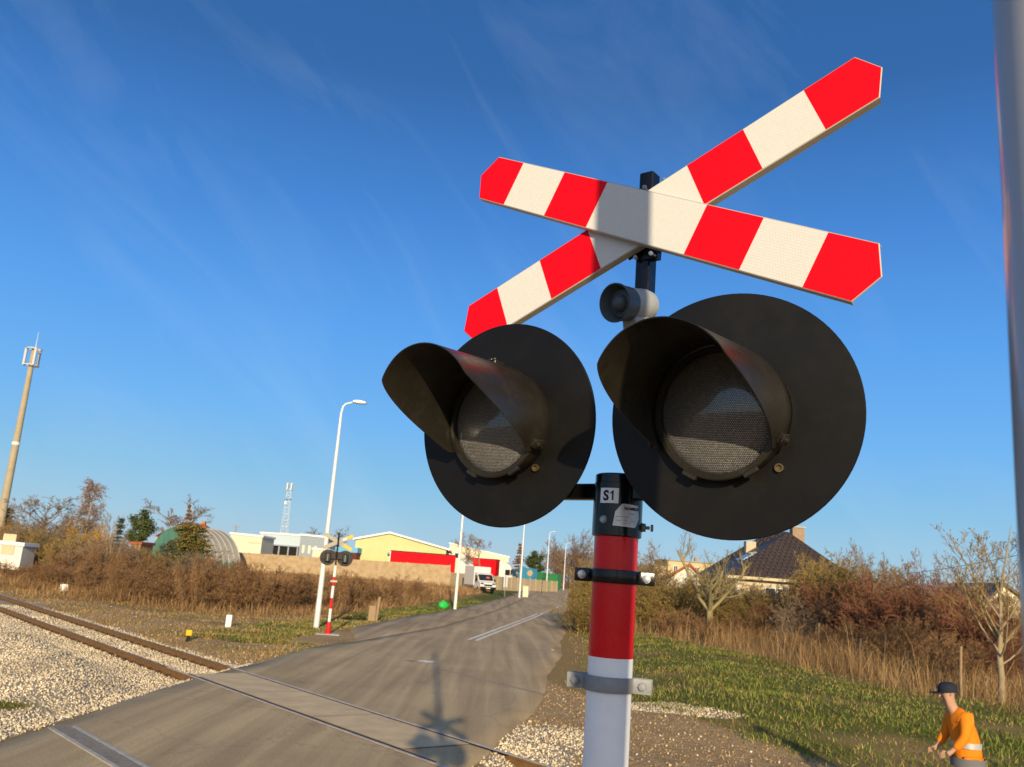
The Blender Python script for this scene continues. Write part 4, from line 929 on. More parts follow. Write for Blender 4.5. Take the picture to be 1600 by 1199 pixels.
for k, vi, lab, px, yt, D, wp in (
    ('grey', 0, 'grey-brown shrub at the left edge above the white shed', 22, 812, 76, 60),
    ('olive', 0, 'olive shrub directly right of the white shed', 62, 818, 70, 60), ('grey', 1, 'grey-brown shrub under the wide bare tree', 88, 815, 74, 60),
    ('olive', 1, 'olive-brown shrub below the left side of the golden willow', 112, 826, 66, 60), ('grey', 0, 'grey-brown shrub in front of the golden willow', 140, 832, 63, 62),
    ('russet', 0, 'russet shrub below the orange shrub right of the willow', 162, 838, 60, 62), ('grey', 1, 'dull brown shrub behind the forked pale tree', 200, 838, 72, 46),
    ('olive', 2, 'olive shrub at the foot of the tall pine', 236, 850, 74, 46), ('russet', 1, 'low russet shrub in front of the green tunnel end', 250, 866, 62, 70),
    ('grey', 0, 'dull brown shrub hiding the foot of the bushy conifer', 300, 852, 64, 60), ('russet', 2, 'tangled shrub hiding the green foot of the tunnel', 335, 862, 66, 56)):
    plant(k, vi, 'thicket_shrub', 'shrub', lab, GL, px, yt, D, wp*1.15)
for k, vi, lab, px, yt, D, wp in (
    ('grey', 1, 'tall grey thicket shrub just right of the antenna mast foot', 36, 808, 80, 70), ('grey', 0, 'tall grey thicket shrub below the wide bare tree crown', 74, 806, 82, 70), ('grey', 1, 'tall grey thicket shrub left of the golden willow', 104, 810, 84, 64), ('russet', 0, 'dull russet shrub below the golden willow', 128, 845, 58, 70), ('grey', 0, 'dark thicket shrub between orange shrub and forked tree', 174, 830, 70, 50), ('russet', 1, 'dull russet shrub at the foot of the forked tree', 196, 858, 56, 60),
    ('olive', 0, 'olive thicket shrub right behind the white shed corner', 48, 836, 78, 56), ('grey', 1, 'brown shrub around the foot of the blue-green spruce', 212, 842, 80, 40), ('russet', 0, 'dull russet low shrub in front of the cream block', 372, 870, 62, 70)):
    plant(k, vi, 'thicket_shrub', 'shrub', lab, GL, px, yt, D, wp*1.2)
GB = 'russet brambles along the bare soil on the left'
for i, (px, yt, D, wp, lab) in enumerate(((12, 872, 60, 60, 'russet bramble clump at the left edge below the white shed'), (60, 880, 57, 70, 'russet bramble behind the white boundary stone, left part'), (118, 874, 54, 80, 'russet bramble just right of the white boundary stone'), (170, 866, 52, 84, 'tall dark russet bramble below the forked tree'), (214, 884, 50, 70, 'low russet bramble above the yellow marker post'), (262, 884, 48, 80, 'russet bramble left of the leafy sapling'), (345, 880, 47, 84, 'dark russet bramble right of the leafy sapling'), (395, 874, 48, 80, 'russet bramble in front of the low cream wall end'), (440, 880, 50, 76, 'russet bramble under the open canopy building'), (478, 890, 52, 56, 'russet bramble directly left of the nearest lamp post'), (540, 886, 56, 70, 'thin russet bramble right of the far signal'), (590, 893, 64, 70, 'low bramble beyond the wooden stump'), (640, 898, 74, 60, 'low dry bramble under the red trailer'))):
    plant('russet', i, 'bramble', 'shrub', lab, GB, px, yt, D, wp*1.25)
plant('russet', 1, 'leafy_sapling', 'tree', 'small sapling with brown withered leaves amid the russet brambles', None, 312, 862, 45.5, 40)
# --- middle distance
plant('bare', 0, 'bare_tree', 'tree', 'bare spreading tree right behind the white van', None, 756, 832, 119, 62)
plant('conifer', 0, 'small_conifer', 'tree', 'dull conifer beside the third lamp post', None, 813, 848, 190, 22)
plant('pine', 0, 'small_conifer', 'tree', 'green conifer above the green containers', None, 838, 858, 185, 26)
plant('dome', 0, 'round_tree', 'tree', 'huge round bare brown tree at the far end of the road', None, 898, 824, 230, 84)
plant('bare', 1, 'bare_tree', 'tree', 'thin bare tree between fourth and fifth lamp posts', None, 866, 848, 215, 50)
plant('bare', 2, 'bare_tree', 'tree', 'faint reddish bare tree on the horizon behind the far signal', None, 512, 820, 230, 50)
# --- right side
GRT = 'olive shrubs along the right of the road'
for k, vi, lab, px, yt, D, wp in (
    ('olive', 0, 'olive shrub overhanging the road edge left of the striped post', 916, 866, 53, 54), ('olive', 1, 'tall olive shrub partly hidden by the striped post', 950, 855, 58, 70), ('olive', 2, 'low olive shrub at the foot of the road-side hedge', 915, 925, 50, 76),
    ('olive', 0, 'olive shrub just right of the striped post', 1000, 868, 57, 80), ('olive', 1, 'olive shrub left of the pruned tree', 1045, 908, 52, 80), ('grey', 0, 'thin twiggy shrub far behind the striped post', 1010, 835, 66, 60),
    ('olive', 1, 'wide olive shrub hiding the right corner of the dark roofed house', 1300, 862, 47, 100), ('olive', 2, 'olive shrub right of the house, in front of its wall', 1335, 862, 44, 90), ('olive', 0, 'low olive shrub below the house windows', 1150, 925, 50, 90),
    ('grey', 1, 'dark twiggy shrub below the right end of the house', 1262, 925, 43, 80)):
    plant(k, vi, 'olive_shrub', 'shrub', lab, GRT, px, yt, D, wp*1.15)
GRR = 'reddish shrubs behind the weeds on the right'
for k, vi, lab, px, yt, D, wp in (
    ('red', 0, 'reddish shrub under the overhead cable, leftmost of the red ones', 1385, 895, 39, 100), ('red', 1, 'dense dark red shrub under the middle of the cable', 1430, 885, 37, 110), ('russet', 0, 'russet shrub between the dark red shrub and the young pale tree', 1475, 898, 35, 100),
    ('red', 0, 'red-brown shrub directly behind the young pale tree', 1535, 915, 33, 100), ('russet', 2, 'low russet shrub in front of the dark red shrub', 1335, 955, 36, 100), ('red', 1, 'red-brown shrub at the right edge beside the grey post', 1590, 920, 32, 90), ('russet', 1, 'low russet shrub left of the young pale tree', 1440, 960, 32, 100),
    ('red', 1, 'low dark red shrub below the house wall', 1215, 935, 47, 90)):
    plant(k, vi, 'red_shrub', 'shrub', lab, GRR, px, yt, D, wp*1.15)
for k, vi, lab, px, yt, D, wp in (
    ('red', 1, 'dark red shrub right beside the olive shrub at the house corner', 1362, 905, 45, 90), ('grey', 0, 'dark twiggy shrub behind the dense dark red shrub', 1420, 900, 46, 100), ('grey', 1, 'dark twiggy shrub behind the young pale tree', 1500, 905, 42, 110), ('red', 0, 'red-brown shrub left of the wide gable house end', 1520, 930, 38, 90), ('russet', 0, 'russet low shrub at the foot of the dark red shrub', 1400, 975, 33, 100),
    ('grey', 0, 'dark brown thicket under the right house wall', 1310, 930, 44, 100), ('russet', 1, 'russet low thicket under the house windows', 1190, 952, 46, 100), ('red', 0, 'dark low thicket right of the pruned tree trunk', 1165, 945, 52, 80), ('olive', 0, 'olive thicket hiding the bay windows', 1240, 915, 50, 70), ('russet', 2, 'russet low thicket left of the pruned tree trunk', 1070, 945, 48, 90),
    ('olive', 2, 'tall olive shrub covering the right slope of the brown roof', 1285, 856, 51, 90), ('grey', 1, 'twiggy brown shrub across the middle of the house wall', 1222, 900, 52, 80), ('olive', 0, 'olive shrub covering the left corner of the house wall', 1165, 910, 53, 76), ('grey', 0, 'dull twiggy shrub behind the pruned tree crown', 1128, 893, 54, 80), ('olive', 1, 'dense olive shrub left of the pruned tree crown', 1072, 890, 55, 84), ('grey', 1, 'twiggy shrub before the white house gable', 1040, 884, 58, 80),
    ('red', 0, 'dark red-brown shrub at the lower right of the house', 1330, 905, 42, 110), ('grey', 1, 'tall twiggy shrub between the house and the cable end', 1340, 852, 50, 90), ('red', 1, 'tall red-brown shrub under the right half of the cable', 1470, 885, 40, 110), ('russet', 1, 'russet low shrub below the stake and red shrub', 1300, 975, 36, 110), ('russet', 0, 'russet low shrub in the weeds left of the house windows', 1130, 965, 44, 90),
    ('olive', 1, 'olive low thicket behind the striped post on its right', 1015, 915, 52, 90), ('grey', 1, 'dull shrub at the right edge below the gable', 1572, 945, 35, 90), ('russet', 0, 'russet thicket between stake and young pale tree', 1505, 985, 29, 100), ('red', 1, 'dark low shrub right of the young pale tree', 1590, 985, 29, 90)):
    plant(k, vi, 'red_shrub' if k == 'red' else 'thicket_shrub', 'shrub', lab, GRR, px, yt, D, wp*1.2)
plant('bare', 1, 'thin_tree', 'tree', 'thin dark bare tree with clumps rising above the red shrubs', None, 1362, 838, 42, 50)
plant('grey', 0, 'thin_tree', 'tree', 'faint thin upright twigs above the middle of the cable', None, 1455, 852, 44, 60)
plant('olive', 2, 'thin_tree', 'tree', 'thin shrub with pale leaves just above the cable, right of the house', None, 1412, 868, 45, 60)
plant('orchard', 0, 'pruned_tree', 'tree', 'knobbly pruned fruit tree with mossy trunk in front of the house', None, 1112, 826, 47, 130, rz=.0)
plant('young', 0, 'young_tree', 'tree', 'young pale-barked tree with forked bare branches at the right edge', None, 1553, 818, 25.6, 190, rz=0)

# --- blades: dead weeds, brambles, grass
def blades(name, x, y, h, wd, m, lean=.25, sinkz=.02, curl=.35):
    n = len(x); a = rng.uniform(0, 6.283, n); l = lean*np.abs(rng.normal(size=n)); dx, dy = np.cos(a)*l, np.sin(a)*l; b = rng.uniform(0, 6.283, n); ux, uy = np.cos(b)*wd/2, np.sin(b)*wd/2; z = H(x, y)-sinkz
    P0 = np.stack([x-ux, y-uy, z], -1); P1 = np.stack([x+ux, y+uy, z], -1); mx_, my_ = x+dx*h*.5, y+dy*h*.5; zm = z+h*.6
    P2 = np.stack([mx_-ux*.8, my_-uy*.8, zm], -1); P3 = np.stack([mx_+ux*.8, my_+uy*.8, zm], -1); ex_ = 1+curl*rng.random(n); P4 = np.stack([x+dx*h*ex_*1.2, y+dy*h*ex_*1.2, z+h*(1-.25*l)], -1)
    V = np.stack([P0, P1, P2, P3, P4], 1).reshape(-1, 3); k = np.arange(n)[:, None]*5
    o = npmesh(name, V, k+np.array([0, 1, 3, 2]), k+np.array([2, 3, 4]), m); return o
def scatter(n, box, wf):
    x = rng.uniform(box[0], box[1], n); y = rng.uniform(box[2], box[3], n); k = rng.random(n) < wf(x, y); return x[k], y[k]
M_weed = mat('dead_weed_straw', (.3, .2, .1), .9, isl=[(.10, .055, .026), (.28, .165, .070), (.46, .31, .145), (.18, .10, .045), (.38, .235, .105)], pvar=(.6, .45))
M_brown = mat('russet_dead_grass', (.3, .15, .07), .9, isl=[(.12, .064, .028), (.24, .135, .058), (.38, .235, .105), (.18, .10, .045)], pvar=(.22, .40))
M_grass = mat('green_grass', (.1, .13, .02), .8, isl=[(.045, .068, .009), (.095, .130, .017), (.165, .195, .028), (.32, .26, .085), (.125, .16, .02)], pvar=(.8, .38))
M_dryg = mat('short_dry_grass', (.3, .2, .08), .9, isl=[(.25, .150, .052), (.40, .265, .10), (.20, .135, .038), (.33, .205, .075)], pvar=(.5, .25))
def w_weed(x, y):
    e = x-wx(y)+1.0*vnoise(x, y, .5, 4); d = np.hypot(x, y); return sm(-1.8, 1.2, e)*(1-sm(7, 12, e))*np.clip((34/d)**1.3, 0, 1)*(.55+.45*vnoise(x, y, .9, 6))
x, y = scatter(420000, (5, 34, 14, 68), w_weed); h = 1.2*(.15+.85*rng.random(len(x))**1.4+.7*(rng.random(len(x)) < .04))*(1+.55*vnoise(x, y, .45, 9))
tag(blades('dead_weeds', x, y, h, (.005+.008*(y/40))*rng.uniform(.5, 1.2, len(x)), M_weed, .48), 'tall straw-coloured dead weeds behind the green verge', 'weeds', kind='stuff')
def w_bram(x, y):
    e = y-by(x)+2*vnoise(x, y, .3, 2); return (x < sw(y)-3.2)*sm(-4, 2.5, e)*np.clip(1-.55*sm(8, 40, e), .2, 1)*(.55+.45*vnoise(x, y, .5, 6))
x, y = scatter(300000, (-52, 2, 38, 112), w_bram); e = y-by(x); h = (.12+.85*rng.random(len(x))**1.5)*(.35+.65*sm(-2, 3, e))*(1-.35*sm(8, 30, e))*(1+.5*vnoise(x, y, .25, 3))
tag(blades('russet_scrub', x, y, h, (.012+.014*(y/50))*rng.uniform(.6, 1.3, len(x)), M_brown, .6), 'russet dead grass and scrub covering the field on the left', 'scrub', kind='stuff')
def w_gr(x, y): d = np.hypot(x, y); return z_green(x, y)*np.clip((22/d)**1.5, 0, 1)*(.5+.5*vnoise(x, y, 1.1, 7))
x, y = scatter(1300000, (-14, 20, 14, 90), w_gr); h = rng.uniform(.03, .15, len(x))*(1+.6*vnoise(x, y, .8, 3))
tag(blades('grass', x, y, h, (.008+.010*(y/30))*rng.uniform(.6, 1.5, len(x)), M_grass, .9), 'short green grass on the verges', 'grass', kind='stuff')
def w_dg(x, y): d = np.hypot(x, y); a, c = tcoord(x, y); return ((x < -5)*(c > 2.3)*(y < by(x)+2)+(x > 0)*(on_road(x, y) < -.25)*(x < wx(y)+2)*.22)*(on_road(x, y) < -.15)*np.clip(.35+.6*vnoise(x, y, .7, 11), 0, 1)*np.clip((26/d)**1.2, 0, 1)
x, y = scatter(650000, (-42, 16, 15, 60), w_dg); h = rng.uniform(.03, .13, len(x))
tag(blades('dry_grass', x, y, h, .012+.012*(y/30), M_dryg, .6), 'short dry grass and weeds on the bare soil', 'grass', kind='stuff')

# ------------------------------------------------------------------ buildings and yard
M_cream = mat('cream_render', (.56, .46, .30), .85, var=.08, vscale=1.5)
M_creaml = mat('pale_cream_panel', (.66, .58, .42), .7, var=.06, vscale=1.2)
M_white_wall = mat('white_render', (.66, .62, .54), .85, var=.08, vscale=1.5)
M_yellow = mat('pale_yellow_cladding', (.50, .49, .24), .7, var=.05, vscale=.8)
M_whitetrim = mat('white_metal_trim', (.72, .70, .66), .5)
M_wallc = mat('tan_concrete_wall', (.46, .34, .20), .9, c2=(.30, .21, .12), vscale=1.8, bump=.6, bscale=5)
M_wallb = mat('tan_smooth_wall', (.48, .37, .22), .9, var=.12, vscale=2)
M_lblue = mat('pale_blue_fascia', (.42, .50, .55), .6, var=.06)
M_bgrey = mat('blue_grey_cladding', (.25, .29, .33), .6, var=.08)
M_blue = mat('light_blue_metal', (.12, .36, .56), .55, var=.08)
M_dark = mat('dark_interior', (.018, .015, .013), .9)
M_redt = mat('red_tarpaulin', (.60, .004, .010), .7, var=.07, vscale=.8, spec=.1, bump=.15, bscale=2)
M_truckw = mat('white_truck_paint', (.64, .61, .55), .5, var=.04)
M_glass = mat('dark_window_glass', (.015, .022, .028), .08, spec=.6)
M_wglass = mat('house_window_glass', (.05, .07, .085), .06, spec=.8)
M_tyre = mat('black_tyre', (.012, .012, .012), .8)
M_green = mat('green_container', (.035, .20, .075), .6, var=.12)
M_teal = mat('blue_container', (.05, .27, .42), .6, var=.12)
M_gtarp = mat('green_shade_net', (.075, .19, .14), .8, var=.22, vscale=1.4)
M_film = mat('translucent_film', (.30, .28, .24), .4, var=.1, vscale=.8)
M_rib = mat('tunnel_rib', (.44, .41, .35), .5)
M_redroof = mat('red_roof_tile', (.30, .065, .03), .8, c2=(.38, .10, .05), vscale=3)
M_brick = mat('orange_brick', (.38, .20, .08), .85, var=.2, vscale=5)
M_woodd = mat('weathered_wood', (.24, .16, .09), .9, c2=(.34, .24, .14), vscale=7, stretch=(6, 6, 1))
M_galvl = mat('white_lamp_post_steel', (.66, .65, .60), .4, .1, var=.03)
M_mast = mat('mast_concrete', (.36, .30, .20), .85, var=.1, vscale=1.5)
M_lamp = mat('lamp_housing_grey', (.50, .50, .49), .4, .2)
M_lampd = mat('lamp_glass_dark', (.03, .032, .035), .25)

def place(mb, P, rz): mb.M = Matrix.Translation(P) @ Matrix.Rotation(rz, 4, 'Z')
def part(fn, name, m, parent, smooth=None, bevel=0):
    mb = MB(); fn(mb); return mb.build(name, m, parent, smooth=smooth, bevel=bevel)
def bx(*a): return lambda mb: mb.box(*a)

# boundary walls of the yard
def yard_wall(name, p0, p1, top0, top1, zb, th, m, label, capm=None):
    d = p1-p0; L = math.hypot(d.x, d.y); o = empty(name, (p0.x, p0.y, zb), math.atan2(d.y, d.x)); tag(o, label, 'wall')
    part(lambda mb: mb.prism([(0, -.3), (L, -.3), (L, top1-zb), (0, top0-zb)], 0, th), 'wall_panels', m, o)
    n = int(L/2.6)
    for i in range(n+1):
        x = L*i/n; t = top0+(top1-top0)*i/n-zb; part(lambda mb: mb.box((x-.09, -.05, -.3), (x+.09, th+.05, t+.06)), 'wall_post', m, o)
    return o
w0, w1 = at(352, 862, 104), at(703, 884.5, 112)
yard_wall('concrete_wall', w0, w1, w0.z, w1.z+.05, .75, .12, M_wallc, 'long rough tan concrete wall in front of the yellow warehouse and red trailer')
w2, w3 = at(704, 894.5, 113), at(871, 909, 152)
yard_wall('concrete_wall', w2, w3, w2.z, w3.z, .75, .12, M_wallb, 'lower smooth tan wall running behind the white van to the road end')

# yellow warehouse
D = 138; pl = at(556, 844, D); pa = at(609, 834.5, D); pr_ = at(697, 860, D)
o = empty('warehouse', (pl.x, D, 1.0), R(2)); tag(o, 'pale yellow gabled warehouse with a white roof edge', 'warehouse')
W = pr_.x-pl.x; ax_ = pa.x-pl.x; e0, ea, e1 = pl.z-1, pa.z-1, pr_.z-1
part(lambda mb: mb.prism([(0, -.4), (W, -.4), (W, e1), (ax_, ea), (0, e0)], 0, 24), 'wall', M_yellow, o)
part(lambda mb: mb.prism([(-.4, e0-.02), (ax_, ea+.06), (W+.6, e1-.04), (W+.6, e1+.22), (ax_, ea+.34), (-.4, e0+.26)], -.5, 24.5), 'roof', M_whitetrim, o)
part(bx((ax_+.0, -1.1, e0-1.75), (ax_+3.4, -.02, e0-1.45)), 'canopy', M_bgrey, o)
wn = part(bx((2.3, -.06, .95), (3.35, -.01, 1.75)), 'window', M_whitetrim, o); part(bx((2.4, -.09, 1.03), (3.25, -.065, 1.67)), 'pane', M_glass, wn)
part(bx((ax_+.4, -.05, -.2), (ax_+3.1, -.01, 3.2)), 'door', M_bgrey, o)

# white building behind, cream block, canopy building, blue grey hall, blue roof
def block(name, px0, px1, D, yt, depth, m, label, cat='building', roofm=None, rz=0, yt1=None, roofh=.25):
    a = at(px0, yt, D); b = at(px1, yt1 if yt1 else yt, D); g = 1.0; o = empty(name, (a.x, D, g), rz); tag(o, label, cat); W = b.x-a.x
    part(lambda mb: mb.prism([(0, -.4), (W, -.4), (W, b.z-g), (0, a.z-g)], 0, depth), 'wall', m, o)
    part(lambda mb: mb.prism([(-.15, a.z-g), (W+.15, b.z-g), (W+.15, b.z-g+roofh), (-.15, a.z-g+roofh)], -.15, depth+.15), 'roof', roofm or M_whitetrim, o)
    return o, W, a.z-g, b.z-g
o, W, h0, h1 = block('office_building', 703, 795, 168, 850, 12, M_creaml, 'cream flat-roofed building behind the bare tree and the white van', yt1=872)
for i in range(5):
    f = part(bx((1+i*2.0, -.07, h0-2.6-i*.3), (2.2+i*2.0, -.01, h0-1.5-i*.3)), 'window', M_whitetrim, o); part(bx((1.1+i*2.0, -.10, h0-2.5-i*.3), (2.1+i*2.0, -.075, h0-1.6-i*.3)), 'pane', M_glass, f)
o, W, h0, h1 = block('cream_container', 361, 410, 112, 835, 6, M_creaml, 'plain cream block with a white top edge, right of the green tunnel', yt1=840)
part(bx((2.2, -.05, h1-.8), (W-.1, -.01, h1-.65)), 'ledge', M_cream, o)
o, W, h0, h1 = block('open_canopy_building', 408, 472, 130, 834, 9, M_lblue, 'open-fronted building with pale blue fascia and four dark bays', yt1=838)
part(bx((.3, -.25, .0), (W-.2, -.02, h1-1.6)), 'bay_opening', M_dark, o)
for i in range(5): part(bx((.2+i*(W-.6)/4, -.55, -.2), (.4+i*(W-.6)/4, -.28, h1-1.55)), 'pillar', M_bgrey, o)
part(bx((0, -.7, h1-1.62), (W, -.02, h1-1.45)), 'canopy_edge', M_bgrey, o)
part(bx((W-2.2, -.62, -.3), (W, -.45, 1.5)), 'low_wall', M_creaml, o)
o, W, h0, h1 = block('blue_grey_hall', 470, 512, 127, 837, 10, M_bgrey, 'blue-grey hall with narrow cream windows, behind the nearest lamp post', yt1=841)
for i in range(3): part(bx((.4+i*.85, -.05, h0-2.4), (.75+i*.85, -.01, h0-1.3)), 'window', M_creaml, o)  # window strips in plain cream
part(bx((.2, -.05, .2), (2.0, -.01, 1.4)), 'garage_opening', M_dark, o)
o, W, h0, h1 = block('low_shed', 489, 514, 118, 859, 4, M_creaml, 'small cream shed at the wall beside the nearest lamp post', 'shed', yt1=861)
o, W, h0, h1 = block('blue_roofed_shed', 510, 557, 134, 862, 6, mat('dark_red_cladding', (.12, .02, .02), .7), 'long low shed with a light blue roof left of the yellow warehouse', 'shed', roofm=M_blue, yt1=864, roofh=.75)
o, W, h0, h1 = block('white_shed', -14, 36, 63.5, 849, 1.8, M_white_wall, 'small white shed half hidden by bushes at the left edge', 'shed', yt1=854)
part(bx((.8, -.06, .6), (1.7, -.01, 2.0)), 'door', M_cream, o)
o, W, h0, h1 = block('brick_hut', 205, 220, 84, 851, 3, M_brick, 'tiny orange brick hut at the foot of the tall pine', 'hut', roofm=M_redroof)

# poly tunnel
c0 = at(276, 868, 98); o = empty('poly_tunnel', (c0.x, c0.y, .9), R(-34)); tag(o, 'round-topped tunnel with green netted end and ribbed pale cover', 'tunnel')
rt = at(290, 823, 98).z-.9; Lt = 4.6
def arc(n, r): return [(r*1.12*math.cos(math.pi*i/n), r*math.sin(math.pi*i/n)) for i in range(n+1)]
def tun(mb):
    p = arc(28, rt); a = mb.addv([(x, 0, z) for x, z in p]); b = mb.addv([(x, Lt, z) for x, z in p])
    for i in range(28): mb.face(a+i, a+i+1, b+i+1, b+i)
    p = arc(28, rt-.05); c = mb.addv([(x, .01, z) for x, z in p]); d = mb.addv([(x, Lt-.01, z) for x, z in p])
    for i in range(28): mb.face(c+i+1, c+i, d+i, d+i+1)
part(tun, 'cover', M_film, o, smooth=60)
def endw(mb): mb.prism(arc(28, rt+.02), -.06, -.01)
part(endw, 'end_wall', M_gtarp, o)
def tun2(mb):
    p = [q for q in arc(40, rt+.03) if q[1] < .9*rt and q[0] > 0 and q[1] < 1.3] ; 
    if len(p) > 1:
        a = mb.addv([(x, .02, z) for x, z in p]); b = mb.addv([(x, Lt, z) for x, z in p])
        for i in range(len(p)-1): mb.face(a+i, a+i+1, b+i+1, b+i)
part(tun2, 'side_net', M_gtarp, o)
for i in range(7): part(lambda mb: mb.tube([(x, .05+i*(Lt-.1)/6, z) for x, z in arc(24, rt+.04)], .05, 6), 'rib', M_rib, o, smooth=60)

# red roofed house behind the tunnel
a = at(240, 838, 150); o = empty('red_roofed_house', (a.x, 150, 1.), R(-6)); tag(o, 'house with a red tiled hipped roof rising behind the green tunnel', 'house'); W = at(333, 838, 150).x-a.x; hz = a.z-1; rz_ = at(280, 815, 150).z-1
part(bx((.3, .3, -.3), (W-.3, 8, hz-.05)), 'wall', M_cream, o)
def hip(mb):
    k = mb.addv([(0, 0, hz), (W, 0, hz), (W, 8.5, hz), (0, 8.5, hz), (2.6, 4.2, rz_), (W-3.2, 4.2, rz_)]); mb.face(k, k+1, k+5, k+4); mb.face(k+1, k+2, k+5); mb.face(k+2, k+3, k+4, k+5); mb.face(k+3, k, k+4); mb.face(k+3, k+2, k+1, k)
rf = part(hip, 'roof', M_redroof, o)
f = part(bx((1.0, .2, hz-1.3), (1.9, .28, hz-.25)), 'window', M_whitetrim, o); part(bx((1.1, .16, hz-1.2), (1.8, .19, hz-.35)), 'pane', M_glass, f)
part(bx((W*.6, 4.4, rz_-.3), (W*.6+.6, 5, rz_+.5)), 'chimney', M_brick, rf)

# trucks behind the wall
def wheel_part(par, x, y, r, wdt):
    def f(mb): mb.M = Matrix.Translation((x, y, r)); mb.lathe([(r*.55, -wdt/2), (r*.95, -wdt/2), (r, -wdt/2+.03), (r, wdt/2-.03), (r*.95, wdt/2), (r*.55, wdt/2)], 20, 'y')
    wp = part(f, 'wheel', M_tyre, par, smooth=35)
    def g(mb): mb.M = Matrix.Translation((x, y, r)); mb.lathe([(r*.2, -wdt/2-.012), (r*.5, -wdt/2-.004), (r*.52, wdt/2+.004), (r*.2, wdt/2+.012)], 14, 'y')
    part(g, 'rim', M_galv, wp, smooth=35)
def lorry(P, rz, L, label_t, hz=4.0):
    'curtain-sided lorry, local x forward'
    o = empty('lorry', P, rz); tag(o, label_t, 'lorry')
    tr = part(bx((-L, -1.25, 1.15), (-.2, 1.25, hz-.12), .02), 'trailer', M_redt, o)
    part(bx((-L-.02, -1.27, hz-.12), (-.18, 1.27, hz), .01), 'trailer_roof', M_dark, tr)
    part(bx((-L-.05, -1.26, 1.0), (-L+.05, 1.26, hz-.1)), 'trailer_end', M_whitetrim, tr)
    for i in range(int(L/1.6)):
        part(bx((-L+.6+i*1.6, -1.265, 1.22), (-L+.66+i*1.6, -1.252, 1.9)), 'strap', M_whitetrim, tr)
    part(bx((-L, -1.0, .75), (-.2, 1.0, 1.14)), 'chassis', M_dark, o)
    def cab(mb):
        pr = [(.35, .55), (2.45, .55), (2.55, 1.3), (2.5, 1.75), (2.25, 3.1), (1.9, 3.5), (1.2, 3.85), (.35, 3.9)]; mb.prism(pr, -1.22, 1.22)
    cb = part(cab, 'cab', M_truckw, o, bevel=.05)
    def ws(mb): mb.M = Matrix.Translation((2.39, 0, 2.42)) @ Matrix.Rotation(R(-10.5), 4, 'Y'); mb.box((-.02, -1.08, -.58), (.04, 1.08, .5))
    part(ws, 'windscreen', M_glass, cb)
    for s in (-1, 1):
        part(bx((1.35, s*1.225-.01, 1.9), (2.1, s*1.225+.01, 2.75)), 'side_window', M_glass, cb)
        part(bx((2.3, s*1.45-.12, 2.0), (2.45, s*1.45+.12, 2.8), .02), 'mirror', M_dark, cb)
        part(bx((2.47, s*.85-.2, .85), (2.60, s*.85+.2, 1.05), .02), 'headlight', M_whitetrim, cb)
    part(bx((2.45, -1.0, 1.15), (2.585, 1.0, 1.6)), 'grille', M_dark, cb)
    for x in (1.45, -.9, -L+1.0, -L+2.3, -L+3.6):
        for s in (-1, 1): wheel_part(o, x, s*1.05, .5, .32)
    return o
a = at(716, 880, 122); lorry((a.x-.2, 122, .95), R(2), 8.9, 'red curtain-sided lorry with high trailer beside the yellow warehouse', at(640, 863, 122).z-.95+.05)
a = at(782, 880, 140); lorry((a.x-.2, 140, .95), R(-14), 6.0, 'red lorry with white cab right behind the white van', at(765, 873.5, 140).z-.95)

# white box van parked on the grass
van = empty('box_van', gpt(752, 917, 108), R(-68)); tag(van, 'white box van parked on the grass facing the road', 'van')
vb = part(bx((-3.3, -1.05, .75), (.05, 1.05, 2.95), .04), 'cargo_box', M_truckw, van)
part(bx((-3.32, -1.06, .62), (.06, 1.06, .74)), 'box_sill', M_galv, vb)
def vcab(mb): mb.prism([(.1, .42), (2.15, .42), (2.22, .75), (2.1, 1.15), (1.55, 1.32), (.85, 2.15), (.1, 2.3)], -.98, .98)
vc = part(vcab, 'cab', M_truckw, van, bevel=.06)
def vws(mb): mb.M = Matrix.Translation((1.21, 0, 1.745)) @ Matrix.Rotation(R(-40.1), 4, 'Y'); mb.box((-.03, -.88, -.46), (.025, .88, .42))
vw = part(vws, 'windscreen', M_glass, vc)
def dash(mb): mb.M = Matrix.Translation((1.25, .25, 1.745)) @ Matrix.Rotation(R(-40.1), 4, 'Y'); mb.box((.005, -.2, -.12), (.012, .22, .1), .002)
part(dash, 'windscreen_card', mat('orange_card', (.55, .12, .05), .6), vw)
for s in (-1, 1):
    part(bx((.35, s*.985-.01, 1.35), (1.15, s*.985+.01, 1.95)), 'side_window', M_glass, vc)
    part(bx((1.15, s*1.16-.10, 1.25), (1.28, s*1.16+.10, 1.6), .02), 'mirror', M_dark, vc)
    part(bx((2.0, s*.72-.2, .92), (2.16, s*.72+.2, 1.12), .02), 'headlight', M_glass, vc)
    for x in (1.35, -2.1): wheel_part(van, x, s*.88, .34, .24)
part(bx((2.12, -.98, .42), (2.30, .98, .70), .04), 'bumper', M_tyre, vc)
part(bx((2.10, -.5, .78), (2.23, .5, .98)), 'grille', M_dark, vc)
part(bx((2.29, -.26, .50), (2.312, .26, .61)), 'number_plate', M_whitetrim, vc)

